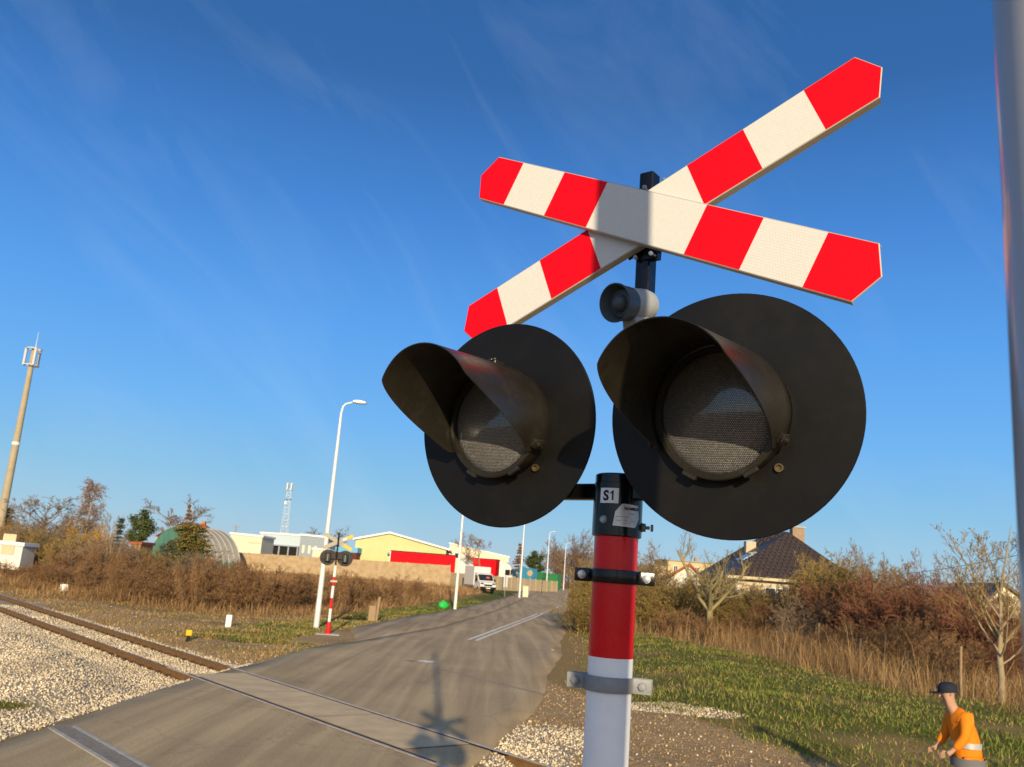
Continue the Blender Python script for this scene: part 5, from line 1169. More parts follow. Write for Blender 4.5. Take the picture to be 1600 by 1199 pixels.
# containers beyond the lower wall
def container(px0, px1, D, yt, m, label, rz=R(-24)):
    a = at(px0, yt, D); L = (px1-px0)/FPX*D/math.cos(rz)*1.02; o = empty('container', (a.x, D, .95), rz); tag(o, label, 'container', None); h = a.z-.95
    def body(mb):
        n = 26; pts = []
        for i in range(n): x = L*i/n; pts += [(x, 0), (x+L/n*.35, 0), (x+L/n*.5, .06), (x+L/n*.85, .06)]
        pts += [(L, 0), (L, 2.4), (0, 2.4)]; mb.prismz(pts, .1, h-.05)
    part(body, 'body', m, o); part(bx((-.03, -.04, h-.08), (L+.03, 2.44, h)), 'roof_frame', m, o)
    for x in (-.03, L-.08): part(bx((x, -.05, 0), (x+.11, .0, h-.08)), 'corner_post', m, o)
container(812, 830, 142, 887, M_teal, 'light blue container left of the green ones')
container(829, 846, 150, 893, M_green, 'green container between light blue one and fourth lamp post')
container(847, 869, 168, 895.5, M_green, 'green container farthest right, reaching behind the fourth lamp post')

# lattice tower on the horizon
b0 = at(440, 862, 300); tw = empty('lattice_tower', (b0.x, 300, 1.0)); tag(tw, 'slim white lattice tower with box antennas on the skyline', 'tower'); Ht = at(452, 755, 300).z-1
def lat(mb):
    n = 12
    def c(z, k): w_ = .85*(1-z/Ht)+.50; return ((-w_, -w_, z), (w_, -w_, z), (w_, w_, z), (-w_, w_, z))[k]
    for k in range(4):
        mb.tube([c(0, k), c(Ht-2, k)], .055, 5)
        for i in range(n):
            z0, z1 = (Ht-2)*i/n, (Ht-2)*(i+1)/n; a_, b_ = (k, (k+1) % 4) if i % 2 else ((k+1) % 4, k); mb.tube([c(z0, a_), c(z1, b_)], .035, 4); mb.tube([c(z1, k), c(z1, (k+1) % 4)], .03, 4)
part(lat, 'lattice', M_galvl, tw)
part(lambda mb: mb.lathe([(1.2, Ht-5.5), (1.2, Ht-5.35)], 12), 'platform', M_galv, tw)
for k in range(4):
    a_ = R(45+90*k); part(bx((.95*math.cos(a_)-.22, .95*math.sin(a_)-.2, Ht-2.4), (.95*math.cos(a_)+.22, .95*math.sin(a_)+.2, Ht), .04), 'antenna', M_lamp, tw)
part(lambda mb: mb.lathe([(.05, -.3), (.45, -.1), (.5, .0)], 16, 'y') if False else mb.box((-.9, -1.0, Ht-7.2), (-.2, -.6, Ht-6.2), .05), 'dish', M_whitetrim, tw)
# tall antenna mast at the left edge
mb0 = at(-14, 868, 95); ms = empty('antenna_mast', (at(10, 770, 95).x, 95, Hs(-52, 95))); tag(ms, 'tall tapering concrete mast with a ring of antennas at the left edge', 'mast'); Hm = at(54, 545, 95).z-Hs(-52, 95)
part(lambda mb: mb.lathe([(.46, -.3), (.43, 2), (.37, Hm*.45), (.25, Hm)], 20), 'shaft', M_mast, ms, smooth=50)
part(lambda mb: mb.lathe([(.40, Hm*.52), (.40, Hm*.52+.3)], 20), 'band', M_whitetrim, ms, smooth=50)
for z in (Hm-1.9, Hm-.05):
    def rg(mb, z=z):
        mb.tube([(.76*math.cos(a_*.2618), .76*math.sin(a_*.2618), z) for a_ in range(25)], .06, 6)
        for k in range(3): mb.tube([(0, 0, z), (.76*math.cos(R(30+120*k)), .76*math.sin(R(30+120*k)), z)], .05, 5)
    part(rg, 'antenna_ring', M_galvl, ms)
for a_ in (190, 310, 70): part(bx((.80*math.cos(R(a_))-.13, .80*math.sin(R(a_))-.10, Hm-1.95), (.80*math.cos(R(a_))+.13, .80*math.sin(R(a_))+.10, Hm+.0), .03), 'antenna', M_lamp, ms)
part(lambda mb: mb.tube([(.1, 0, Hm-.3), (.1, 0, Hm+1.9)], [.05, .02], 6), 'lightning_rod', M_galvl, ms)
# utility pole and its wires far left
up = at(367, 838, 190); u = empty('utility_pole', (up.x, 190, 1.0)); tag(u, 'thin dark utility pole behind the cream block', 'pole'); hp = at(368, 821, 190).z-1
part(lambda mb: mb.tube([(0, 0, -.3), (0, 0, hp)], [.16, .10], 8), 'shaft', M_woodd, u); part(bx((-.7, -.06, hp-.4), (.7, .06, hp-.28)), 'cross_bar', M_woodd, u)

# street lamps
def street_lamp(P, hgt, label, rz, first=None):
    if first is not None:
        c = copy_tree(first); c.location = P; c.rotation_euler.z = rz; c['label'] = label; return c
    o = empty('street_lamp', P, rz); tag(o, label, 'street lamp', 'white street lamps along the road')
    path = [(0, 0, 0), (0, 0, hgt-1.0), (0, 0, hgt-.55), (.05, 0, hgt-.25), (.14, 0, hgt-.12), (.30, 0, hgt-.05), (.55, 0, hgt+.02)]
    part(lambda mb: mb.tube([(0, 0, -.1), (0, 0, 1.4), (0, 0, hgt-1.0)]+path[2:], [.125, .115, .060, .05, .045, .042, .038, .035], 14), 'pole', M_galvl, o, smooth=50)
    part(bx((-.055, -.12, .7), (.055, -.09, 1.15)), 'access_door', M_galvl, o)
    def hd(mb):
        prf = [(.42, -.03), (.5, .05), (.72, .075), (.95, .04), (1.08, -.02), (1.04, -.035), (.8, -.03), (.48, -.05)]
        mb.M = Matrix.Translation((0, 0, hgt+.03)); mb.prism(prf, -.14, .14)
    lh = part(hd, 'lamp_head', M_lamp, o, bevel=.02)
    part(bx((.6, -.11, hgt-.035), (1.0, .11, hgt-.008)), 'lamp_glass', M_lampd, lh)
    return o
L1 = at(494, 980, 1); tL = HC/(HC-L1.z); P1 = Vector((L1.x*tL, tL, 0)); P1.z = Hs(P1.x, P1.y)
hl = at(534, 627, P1.y).z-P1.z
l1 = street_lamp(P1, hl, 'nearest white street lamp, standing full height beside the far signal', R(8))
for lab, px, D, yb in (('second white street lamp, beside the green bag, its top behind the left black disc', 713, 67, 0), ('third white street lamp, beside the white cabinet, its top behind the left black disc', 812, 104, 0), ('fourth white street lamp, in front of the green containers', 853, 150, 0), ('fifth white street lamp, at the road end before the round tree', 880, 190, 0)):
    g = gpt(px, 925, D); c = street_lamp(g, hl, lab, R(6), l1)

# far crossing signal, seen from behind
g = at(512, 991, 1); tS = HC/(HC-g.z); FS = Vector((g.x*tS, tS, 0)); FS.z = Hs(FS.x, FS.y)
fs = empty('crossing_signal', FS, R(10)); tag(fs, 'far crossing signal seen from behind on a thin red and white post', 'crossing signal')
k_ = FS.y/FPX; HL = at(525, 872, FS.y).z-FS.z; HT = at(525, 834, FS.y).z-FS.z
def fpole(mb):
    zb = [0.0, .45, .95, 1.35, 1.8, 2.15, 2.6, HL-.3]; n = 20; rr_ = [mb.addv([(.055*math.cos(6.2832*i/n), .055*math.sin(6.2832*i/n), z) for i in range(n)]) for z in zb]
    for k, (a_, b_) in enumerate(zip(rr_, rr_[1:])):
        mb.cur = k % 2
        for i in range(n): mb.face(a_+i, a_+(i+1) % n, b_+(i+1) % n, b_+i)
    mb.cur = 0; mb.face(*[rr_[-1]+i for i in range(n)])
mbx = MB(); fpole(mbx); mbx.build('pole', [mat('red_matt_paint', (.55, .012, .014), .5), mat('white_matt_paint', (.70, .68, .63), .5)], fs, smooth=50)
part(lambda mb: mb.lathe([(.16, -.05), (.15, .03), (.11, .08), (.075, .45), (.06, .46)], 16), 'base_box', mat('red_base_paint', (.5, .012, .012), .5), fs, smooth=40)
part(bx((-.45, -.45, -.1), (.45, .45, .025), .02), 'footing', M_conc, fs)
part(lambda mb: mb.tube([(.0, -.02, HL-.75), (.0, -.02, HT+.05)], .032, 8), 'sign_post', M_blackm, fs)
part(bx((-.36, -.03, HL-.04), (.36, .03, HL+.04)), 'crossbar', M_blackm, fs)
part(lambda mb: (mb.box((-.13, -.09, 1.95), (.13, .09, 2.02))), 'clamp', M_conc, fs)
for s in (-1, 1):
    def dk(mb): mb.M = Matrix.Translation((s*.335, .12, HL)); mb.lathe([(.30, 0), (.305, .004), (.30, .008)], 40, 'y')
    hd_ = part(dk, 'signal_head', M_blackm, fs, smooth=30)
    part(bx((s*.335-.11, -.06, HL-.17), (s*.335+.11, .11, HL+.17), .02), 'housing', M_blackm, hd_)
    part(bx((s*.335-.012, -.075, HL-.13), (s*.335+.012, -.062, HL+.13)), 'highlight_strip', M_galv, hd_)  # grey strip stands in for the vertical highlight on the housing
    def vz(mb):
        mb.M = Matrix.Translation((s*.335, .13, HL)); n = 20; a_ = mb.addv([(.14*math.sin(R(-115+230*i/n)), 0, .14*math.cos(R(-115+230*i/n))) for i in range(n+1)]); b_ = mb.addv([(.14*math.sin(R(-115+230*i/n)), .26, .14*math.cos(R(-115+230*i/n))) for i in range(n+1)])
        for i in range(n): mb.face(a_+i, a_+i+1, b_+i+1, b_+i)
    part(vz, 'visor', M_blackm, hd_)
M_bkgrey = mat('grey_sign_back', (.30, .27, .22), .6, .2); M_yel = mat('flat_yellow', (.75, .42, .01), .5)
zc_ = HL+.62
for al, yy in ((.46, .05), (-.46, .075)):
    def am(mb): mb.M = Matrix.Translation((0, yy, zc_)) @ Matrix.Rotation(-al, 4, 'Y'); mb.prism([(-.64, 0), (-.6, -.075), (.6, -.075), (.64, 0), (.6, .075), (-.6, .075)], 0, .02)
    ar = part(am, 'cross_arm', M_bkgrey, fs)
    def yl(mb): mb.M = Matrix.Translation((0, yy, zc_)) @ Matrix.Rotation(-al, 4, 'Y'); mb.box((.25 if al < 0 else .36, -.008, -.05), (.6, -.002, .05))  # yellow patch on the right part of the arm's back
    part(yl, 'yellow_strip', M_yel, ar)
    if al > 0:
        def wl(mb): mb.M = Matrix.Translation((0, yy, zc_)) @ Matrix.Rotation(-al, 4, 'Y'); mb.box((.2, -.008, -.035), (.35, -.002, .04))
        part(wl, 'white_strip', M_whitetrim, ar)

# small things along the road and track
def post_obj(name, px, py, label, cat, fn, m, smooth=None, bevel=.01, rz=0.3, group=None):
    P = gp_(px, py); mb = MB(); fn(mb); o = mb.build(name, m, None, smooth=smooth, bevel=bevel); o.location = P; o.rotation_euler.z = rz; tag(o, label, cat, group); return o
post_obj('marker_post', 356, 980, 'short white boundary post with shadow on the bare soil', 'marker post', lambda mb: mb.prismz([(-.11, -.06), (.11, -.06), (.11, .06), (-.11, .06)], -.1, .46), M_whitetrim, bevel=.03)
post_obj('boundary_stone', 99, 924, 'white boundary stone at the edge of the brambles on the left', 'stone', lambda mb: mb.prismz([(-.2, -.12), (.22, -.12), (.2, .12), (-.2, .12)], -.1, .40), M_whitetrim, bevel=.05)
P = gp_(293, 1003); mk = empty('track_marker', P, .4); tag(mk, 'small yellow and black marker post beside the far rail', 'marker post')
part(bx((-.05, -.05, -.1), (.05, .05, .19)), 'lower_block', M_dark, mk, bevel=.008); part(bx((-.085, -.075, .192), (.085, .075, .36)), 'yellow_block', M_yel, mk, bevel=.012)
P = gp_(581, 971); sp_ = empty('stump_post', P, .2); tag(sp_, 'weathered wooden stake leaning by a squat block at the grass verge', 'post')
part(lambda mb: mb.prismz([(-.22, -.16), (.14, -.18), (.16, .14), (-.2, .16)], -.1, .78), 'block', M_woodd, sp_, bevel=.04); part(lambda mb: mb.tube([(.2, .0, -.1), (.27, .0, 1.22)], [.085, .075], 7), 'stake', M_woodd, sp_)
# green bag
def bag(mb):
    n = 18; rings = []
    for z, r in ((-.03, .30), (.06, .44), (.18, .50), (.32, .47), (.44, .36), (.52, .22), (.56, .12), (.60, .13), (.62, .04)):
        r *= .70; rings.append(mb.addv([(r*(1+.14*math.sin(3*a_+z*9)+.08*math.sin(7*a_+z*17))*math.cos(a_)*1.15, r*(1+.14*math.sin(3*a_+z*9))*math.sin(a_)*.8, z) for a_ in [6.2832*i/n for i in range(n)]]))
    for a_, b_ in zip(rings, rings[1:]):
        for i in range(n): mb.face(a_+i, a_+(i+1) % n, b_+(i+1) % n, b_+i)
    mb.face(*[rings[-1]+i for i in range(n)]); mb.face(*[rings[0]+i for i in reversed(range(n))])
post_obj('refuse_bag', 692, 951, 'bright green tied refuse bag on the grass left of the second lamp', 'bag', bag, mat('green_plastic_bag', (.03, .42, .07), .35, var=.2, vscale=5, bump=.5, bscale=9), smooth=60, bevel=0)
# signs seen from behind
P = gpt(788, 935, 105); s1 = empty('road_sign', P, R(-12)); tag(s1, 'grey back of a tall narrow road sign beyond the white van', 'road sign')
part(lambda mb: mb.tube([(0, 0, -.1), (0, 0, 2.35)], .04, 8), 'post', M_galv, s1); part(bx((-.24, .045, 1.1), (.24, .065, 2.35), .01), 'sign_plate', M_lamp, s1)
P = gpt(826, 928, 118); s2 = empty('road_sign', P, R(-12)); tag(s2, 'round road sign on a thin post right of the third lamp', 'road sign')
part(lambda mb: mb.tube([(0, 0, -.1), (0, 0, 3.0)], .04, 8), 'post', M_galv, s2)
def rs(mb): mb.M = Matrix.Translation((0, -.06, 2.75)); mb.lathe([(.36, 0), (.37, .01), (.36, .02)], 28, 'y')
part(rs, 'sign_plate', mat('tan_sign_back', (.40, .26, .14), .5), s2)
P = gpt(821, 930, 108); cb = empty('utility_cabinet', P, R(-10)); tag(cb, 'tall white utility cabinet beside the third lamp post', 'cabinet'); part(bx((-.32, -.2, -.05), (.32, .2, 1.25), .02), 'box', M_creaml, cb); part(bx((-.30, -.212, .1), (.30, -.203, 1.18)), 'door', M_creaml, cb); part(bx((-.35, -.23, 1.252), (.35, .23, 1.32), .02), 'lid', M_creaml, cb)
for px, D, h_, lab in ((846, 128, 2.2, 'thin dark fence post in front of the green containers, left one'), (857, 134, 2.0, 'thin green fence post just right of the fourth lamp')):
    g = gpt(px, 925, D); mb = MB(); mb.tube([(0, 0, -.1), (0, 0, h_)], .05, 6); o = mb.build('fence_post', M_green if 'green fence' in lab else M_dark); o.location = g; tag(o, lab, 'post', 'thin posts at the lower wall')
# stakes in the weeds on the right
for px, py, ln, D, lab in ((1501, 1078, 68, 25.5, 'tall brown wooden stake left of the young pale tree'), (1343, 1050, 52, 32, 'pale wooden stake in the weeds below the dark red shrub'), (1278, 1020, 46, 36, 'reddish thin stake in the weeds below the house')):
    b_ = at(px, py, D); g = Hs(b_.x, D); h_ = at(px+4, py-ln, D).z-g; mb = MB(); mb.tube([(0, 0, -.1), (.02, 0, h_*.5), (.05, 0, h_)], [.045, .04, .035], 7); o = mb.build('wooden_stake', M_woodd); o.location = (b_.x, D, g); tag(o, lab, 'stake', 'wooden stakes in the weeds')
# kerb end at the right road side
def kerb(mb): mb.prism([(-.6, -.1), (.6, -.1), (.6, .05), (.5, .08), (-.55, .08), (-.6, .05)], -.07, .07)
post_obj('kerb_stone', 868, 1016, 'short loose kerb stone at the right edge of the road', 'kerb', kerb, M_woodd, rz=R(75))

# ------------------------------------------------------------------ houses on the right
M_tile = mat('dark_brown_tiles', (.055, .035, .024), .45, var=.15, vscale=3, spec=.4)
def tile_mat():
    m = bpy.data.materials.new('brown_roof_tiles'); m.use_nodes = True; t = m.node_tree; n = t.nodes; l = t.links; b = n['Principled BSDF']; b.inputs['Roughness'].default_value = .5
    tcn = n.new('ShaderNodeTexCoord'); br = n.new('ShaderNodeTexBrick'); br.inputs['Scale'].default_value = 1; br.inputs['Brick Width'].default_value = .36; br.inputs['Row Height'].default_value = .40; br.inputs['Mortar Size'].default_value = .045; br.inputs['Mortar Smooth'].default_value = 1
    br.inputs['Color1'].default_value = (.062, .040, .026, 1); br.inputs['Color2'].default_value = (.050, .032, .021, 1); br.inputs['Mortar'].default_value = (.020, .013, .009, 1); l.new(tcn.outputs['UV'], br.inputs['Vector']); l.new(br.outputs[0], b.inputs['Base Color'])
    bp = n.new('ShaderNodeBump'); bp.invert = True; bp.inputs['Distance'].default_value = .06; l.new(br.outputs['Fac'], bp.inputs['Height']); l.new(bp.outputs[0], b.inputs['Normal']); return m
M_tiles = tile_mat()
D = 58; c1 = at(1136, 899, D); ga = .35; ho = empty('hip_roofed_house', (c1.x, D, ga), R(-1)); tag(ho, 'cream house with a steep dark brown hipped roof and two chimneys', 'house')
We = at(1352, 903, D).x-c1.x; De = 10.5; he = c1.z-ga; ap = at(1229, 831, D+De*.45); ha = ap.z-ga; axx = ap.x-c1.x
part(bx((.55, .55, -.3), (We-.55, De-.55, he-.12)), 'wall', M_cream, ho)
def hroof():
    me = bpy.data.meshes.new('roof'); ov = .0
    A_ = [(0, 0, he), (We, 0, he), (We, De, he), (0, De, he)]; r1 = (axx, De*.45, ha); r2 = (axx-.9, De*.62, ha-.0)
    A = Vector(A_[0]), Vector(A_[1]), Vector(A_[2]), Vector(A_[3]); apx = Vector(r1); apb = Vector(r2)
    v = [*A_, r1, r2]; f = [(0, 1, 4), (1, 2, 5, 4), (2, 3, 5), (3, 0, 4, 5), (3, 2, 1, 0)]
    me.from_pydata(v, [], f); uv = me.uv_layers.new(name='UVMap')
    for p in me.polygons:
        nn_ = p.normal; h_ = Vector((0, 0, 1)).cross(nn_); h_ = h_.normalized() if h_.length > 1e-4 else Vector((1, 0, 0)); w_ = nn_.cross(h_)
        for li in p.loop_indices: co = Vector(v[me.loops[li].vertex_index]); uv.data[li].uv = (co.dot(h_), co.dot(w_))
    me.materials.append(M_tiles); o = bpy.data.objects.new('roof', me); col.objects.link(o); o.parent = ho; return o
hr = hroof()
part(lambda mb: [mb.box((-.03, -.08, he-.16), (We+.03, -.004, he+.02)), ] and None, 'fascia', M_cream, ho)
part(bx((-.08, -.004, he-.16), (-.004, De, he+.02)), 'fascia', M_cream, ho)
part(bx((.0, .0, he-.165), (We, .53, he-.12)), 'soffit', M_white_wall, ho)
cp = at(1245, 826, D+De*.55); part(bx((cp.x-c1.x-.42, De*.55, ha-1.6), (cp.x-c1.x+.42, De*.55+.75, cp.z-ga+.05)), 'chimney', M_brick2 if False else mat('tan_chimney', (.30, .21, .14), .85, var=.15, vscale=4), hr)
part(bx((cp.x-c1.x-.5, De*.55-.08, cp.z-ga+.052), (cp.x-c1.x+.5, De*.55+.83, cp.z-ga+.14)), 'chimney_cap', M_conc, hr)
cp = at(1171, 846, D+De*.6); part(bx((cp.x-c1.x-.35, De*.6, ha-2.6), (cp.x-c1.x+.35, De*.6+.7, cp.z-ga)), 'chimney', mat('cream_chimney', (.5, .4, .28), .85, var=.1), hr)
# roof windows on the shaded slope
nl_ = Vector((-ha+he, 0, 0)); 
def skyl(mb, u, y_):
    z_ = he+(ha-he)*u; x_ = axx*u; s_ = Vector((axx, 0, ha-he)).normalized(); up_ = Vector((-s_.z, 0, s_.x)); mb.M = Matrix.Translation((x_, y_, z_)) @ Matrix(((s_.x, 0, up_.x), (0, 1, 0), (s_.z, 0, up_.z))).to_4x4(); mb.box((-.55, -.4, -.02), (.55, .4, .07))
part(lambda mb: skyl(mb, .42, 3.4), 'roof_window', M_wglass, hr); part(lambda mb: skyl(mb, .42, 4.6), 'roof_window', M_wglass, hr)
# garden windows and bay
x0w = at(1176, 930, D).x-c1.x; 
for i, (xa, xb, zb_, zt_) in enumerate(((at(1198, 930, D).x-c1.x, at(1215, 930, D).x-c1.x, .5, he-.55), (at(1217, 930, D).x-c1.x, at(1232, 930, D).x-c1.x, .2, he-.55), (at(1234, 930, D).x-c1.x, at(1246, 930, D).x-c1.x, .5, he-.55), (at(1280, 930, D).x-c1.x, at(1296, 930, D).x-c1.x, 1.0, he-.7))):
    f = part(bx((xa, .46, zb_), (xb, .53, zt_)), 'window', M_whitetrim, ho); part(bx((xa+.06, .42, zb_+.07), (xb-.06, .455, zt_-.07)), 'pane', M_wglass, f)
part(bx((at(1150, 930, D).x-c1.x, .30, -.2), (at(1156, 930, D).x-c1.x, .50, he-.2)), 'pillar', M_whitetrim, ho)

a = at(1043, 886, 150); ab = empty('apartment_block', (a.x, 150, .6), R(4)); tag(ab, 'yellow flat-roofed apartment block far behind the pruned tree', 'building'); Wb = at(1118, 880, 150).x-a.x; hb = at(1045, 874, 150).z-.6; 
part(bx((0, 0, -.3), (Wb, 9, hb-.2)), 'wall', mat('yellow_render', (.50, .40, .22), .85, var=.06), ab); rf = part(bx((-.3, -.3, hb-.198), (Wb+.3, 9.3, hb)), 'roof', M_bgrey, ab)
for i, x_ in enumerate((1.0, 3.0, 4.6, 6.6)):
    f = part(bx((x_, -.06, hb-2.2), (x_+.75, -.01, hb-.9)), 'window', M_whitetrim, ab); part(bx((x_+.08, -.09, hb-2.1), (x_+.34, -.065, hb-1.0)), 'pane', M_glass, f); part(bx((x_+.42, -.09, hb-2.1), (x_+.67, -.065, hb-1.0)), 'pane', M_glass, f)
for x_ in (3.2, 5.5): part(bx((x_, 3, hb+.002), (x_+.5, 3.6, hb+.7)), 'chimney', M_brick, rf)
part(bx((-2.4, .5, -.3), (-.02, 8, hb-1.2)), 'side_wing', M_cream, ab)
a = at(1043, 905, 82); wh = empty('white_house', (a.x, 82, .4), R(-12)); tag(wh, 'small white house with a sloping red roof left of the dark roofed house', 'house'); Ww = at(1100, 900, 82).x-a.x; h1_, h2_ = at(1045, 904, 82).z-.4, at(1078, 884, 82).z-.4
part(lambda mb: mb.prism([(0, -.3), (Ww, -.3), (Ww, h1_), (Ww*.58, h2_-.05), (0, h1_-.05)], 0, 8), 'wall', M_white_wall, wh)
part(lambda mb: mb.prism([(-.3, h1_-.15), (Ww*.58, h2_), (Ww+.3, h1_-.1), (Ww+.3, h1_+.1), (Ww*.58, h2_+.22), (-.3, h1_+.07)], -.3, 8.3), 'roof', M_redroof, wh)
f = part(bx((Ww*.5, -.06, h1_-1.0), (Ww*.5+.8, -.01, h1_+.1)), 'window', M_whitetrim, wh); part(bx((Ww*.5+.08, -.09, h1_-.92), (Ww*.5+.72, -.065, h1_+.02)), 'pane', M_glass, f)
a = at(1536, 945, 56); gh = empty('gabled_house', (a.x, 56, .4), R(-8)); tag(gh, 'cream gabled house end behind the young pale tree at the right', 'house'); Wg = at(1612, 945, 56).x-a.x; g1, g2 = at(1540, 946, 56).z-.4, at(1560, 915, 56).z-.4
part(lambda mb: mb.prism([(0, -.3), (Wg, -.3), (Wg, g1), (Wg*.42, g2-.08), (0, g1)], 0, 9), 'wall', M_creaml, gh)
part(lambda mb: mb.prism([(-.35, g1-.25), (Wg*.42, g2), (Wg+.35, g1-.25), (Wg+.35, g1-.08), (Wg*.42, g2+.2), (-.35, g1-.08)], -.25, 9.3), 'roof', M_tile, gh)
f = part(bx((Wg*.42-.35, -.06, g1+.0), (Wg*.42+.35, -.01, g1+.75)), 'window', M_whitetrim, gh); part(bx((Wg*.42-.28, -.09, g1+.07), (Wg*.42+.28, -.065, g1+.68)), 'pane', M_glass, f)
# overhead cable with its two poles beyond the frame
pA, pB = at(1340, 902, 60), at(1720, 838, 34); mb = MB(); n = 24
mb.tube([pA.lerp(pB, i/n)-Vector((0, 0, .9*4*(i/n)*(1-i/n)*.35)) for i in range(n+1)], .014, 5); o = mb.build('overhead_cable', M_tyre); tag(o, 'black overhead cable sagging across the sky above the red shrubs', 'cable')

# ------------------------------------------------------------------ worker in orange
M_hv = mat('orange_workwear', (.72, .20, .008), .75, var=.06, vscale=9, bump=.7, bscale=9); M_refl = mat('grey_reflective_tape', (.42, .42, .40), .4, .2); M_skin = mat('skin', (.42, .24, .16), .6); M_cap = mat('navy_cloth', (.018, .022, .035), .85, bump=.2, bscale=30); M_boot = mat('black_boot', (.02, .018, .016), .6); M_greyc = mat('grey_cloth', (.14, .14, .145), .85)
def skin(name, verts, edges, rad, m, parent, sub=2, root=0):
    me = bpy.data.meshes.new(name); me.from_pydata(verts, edges, []); o = bpy.data.objects.new(name, me); col.objects.link(o)
    md = o.modifiers.new('s', 'SKIN'); md.use_smooth_shade = True; md.branch_smoothing = .6
    for i, r_ in enumerate(rad):
        d_ = me.skin_vertices[0].data[i]; d_.radius = r_ if hasattr(r_, '__len__') else (r_, r_); d_.use_root = i == root
    sd = o.modifiers.new('b', 'SUBSURF'); sd.levels = sub; sd.render_levels = sub
    dg = bpy.context.evaluated_depsgraph_get(); m2 = bpy.data.meshes.new_from_object(o.evaluated_get(dg)); bpy.data.objects.remove(o)
    m2.name = name; m2.materials.clear(); m2.materials.append(m); m2.shade_smooth(); o = bpy.data.objects.new(name, m2); col.objects.link(o)
    if parent is not None: o.parent = parent
    return o
Dw = 11.9; wx_ = at(1511, 1140, Dw); gw = Hs(wx_.x, Dw)
# local frame: person looks to -x, leaning a little forward
V_ = [(0, 0, .93), (-.03, 0, 1.10), (-.09, 0, 1.28), (-.14, 0, 1.42), (-.195, 0, 1.50), (-.245, 0, 1.57), (-.25, 0, 1.66), (-.235, 0, 1.73),
      (-.10, .17, 1.42), (-.15, .23, 1.16), (-.30, .19, .98), (-.10, -.17, 1.42), (-.15, -.23, 1.16), (-.30, -.19, .98),
      (.0, .09, .88), (-.05, .11, .48), (.02, .12, .09), (-.12, .13, .03), (.0, -.09, .88), (.03, -.12, .48), (.08, -.12, .09), (-.06, -.13, .03),
      (-.355, .18, .94), (-.355, -.18, .94), (-.292, 0, 1.562)]
E_ = [(0, 1), (1, 2), (2, 3), (3, 4), (4, 5), (5, 6), (6, 7), (3, 8), (8, 9), (9, 10), (3, 11), (11, 12), (12, 13), (0, 14), (14, 15), (15, 16), (16, 17), (0, 18), (18, 19), (19, 20), (20, 21), (10, 22), (13, 23), (5, 24)]
rd = [.10, .09, .10, .07, .068, (.098, .086), (.125, .105), (.105, .095), .042, .034, .030, .042, .034, .030, .085, .06, .045, .04, .085, .06, .045, .04, (.040, .022), (.040, .022), (.066, .056)]
body = skin('person', V_[:25], E_, rd, M_skin, None); body.location = (wx_.x, Dw, gw); tag(body, 'worker in orange clothes and dark cap bending forward on the grass at lower right', 'person')
for s in (1, -1):                                    # five fingers on each hand, half closed
    for k, (dz, ln) in enumerate(((.030, .075), (.010, .085), (-.010, .080), (-.028, .065))):
        b0_ = (-.375, .18*s, .94+dz); skin('finger', [b0_, (b0_[0]-ln*.55, b0_[1]-.012*s, b0_[2]-.012), (b0_[0]-ln*.75, b0_[1]-.030*s, b0_[2]-.03), (b0_[0]-ln*.6, b0_[1]-.045*s, b0_[2]-.04)], [(0, 1), (1, 2), (2, 3)], [.0095, .009, .008, .007], M_skin, body, 1)
    skin('thumb', [(-.335, .165*s, .96), (-.37, .145*s, .975), (-.40, .135*s, .97)], [(0, 1), (1, 2)], [.011, .0105, .009], M_skin, body, 1)
skin('nose', [(-.325, 0, 1.635), (-.345, 0, 1.615), (-.352, 0, 1.603)], [(0, 1), (1, 2)], [.010, .013, .013], M_skin, body, 1)
for s in (1, -1):
    skin('ear', [(-.245, .090*s, 1.63), (-.238, .098*s, 1.65), (-.232, .095*s, 1.67)], [(0, 1), (1, 2)], [(.018, .008)]*3, M_skin, body, 1)
    mb = MB(); mb.M = Matrix.Translation((-.328, .034*s, 1.655)); mb.lathe([(.001, -.008), (.009, 0), (.001, .008)], 10); mb.build('eye', M_cap, body, smooth=60)
mb = MB(); mb.box((-.338, -.026, 1.582), (-.318, .026, 1.590), .002); mb.build('mouth', mat('lips', (.30, .12, .10), .6), body)
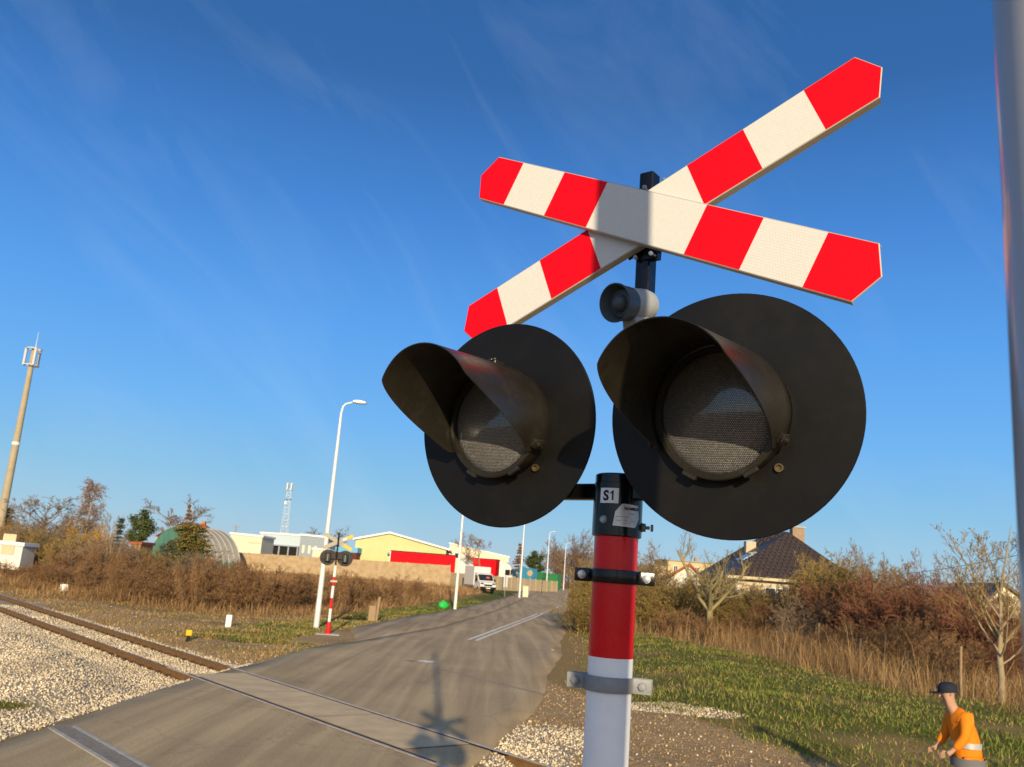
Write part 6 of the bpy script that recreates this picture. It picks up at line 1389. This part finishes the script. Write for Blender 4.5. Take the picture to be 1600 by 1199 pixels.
skin('jacket', [(.0, 0, .80), (.0, 0, .95), (-.03, 0, 1.12), (-.08, 0, 1.30), (-.13, 0, 1.42), (-.185, 0, 1.50), (-.10, .18, 1.42), (-.15, .245, 1.16), (-.275, .195, 1.005), (-.10, -.18, 1.42), (-.15, -.245, 1.16), (-.275, -.195, 1.005)], [(0, 1), (1, 2), (2, 3), (3, 4), (4, 5), (4, 6), (6, 7), (7, 8), (4, 9), (9, 10), (10, 11)], [(.185, .165), (.185, .165), (.19, .165), (.20, .17), (.17, .15), (.085, .085), .09, .068, .055, .085, .068, .055], M_hv, body, 2)
def band(z0, z1, rx, ry, cx):
    mb = MB(); n = 36; a_ = mb.addv([(cx+rx*math.cos(6.2832*i/n), ry*math.sin(6.2832*i/n), z0) for i in range(n)]); b_ = mb.addv([(cx+rx*math.cos(6.2832*i/n), ry*math.sin(6.2832*i/n), z1) for i in range(n)])
    for i in range(n): mb.face(a_+i, a_+(i+1) % n, b_+(i+1) % n, b_+i)
    return mb
band(1.02, 1.09, .178, .196, -.018).build('reflective_band', M_refl, body, smooth=60); band(.79, .90, .205, .215, .0).build('jacket_hem', M_greyc, body, smooth=60)
skin('trousers', [(0, 0, .90), (0, .09, .84), (-.05, .115, .48), (.02, .12, .12), (0, -.09, .84), (.03, -.12, .48), (.08, -.12, .12)], [(0, 1), (1, 2), (2, 3), (0, 4), (4, 5), (5, 6)], [(.125, .11), .11, .095, .085, .11, .095, .085], M_hv, body, 2)
for (x_, y_) in ((.02, .12), (.08, -.12)): skin('boot', [(x_+.0, y_, .17), (x_+.005, y_, .07), (x_-.10, y_, .05), (x_-.19, y_, .04)], [(0, 1), (1, 2), (2, 3)], [.06, .062, .055, .042], M_boot, body, 2)
mb = MB(); mb.M = Matrix.Translation((-.232, 0, 1.67)) @ Matrix.Rotation(R(-6), 4, 'Y'); mb.lathe([(.116, .005), (.119, .04), (.114, .075), (.09, .108), (.05, .124), (.002, .128)], 28, capb=False); mb.box((-.20, -.085, -.004), (-.09, .085, .006), .003); mb.build('cap', M_cap, body, smooth=50)
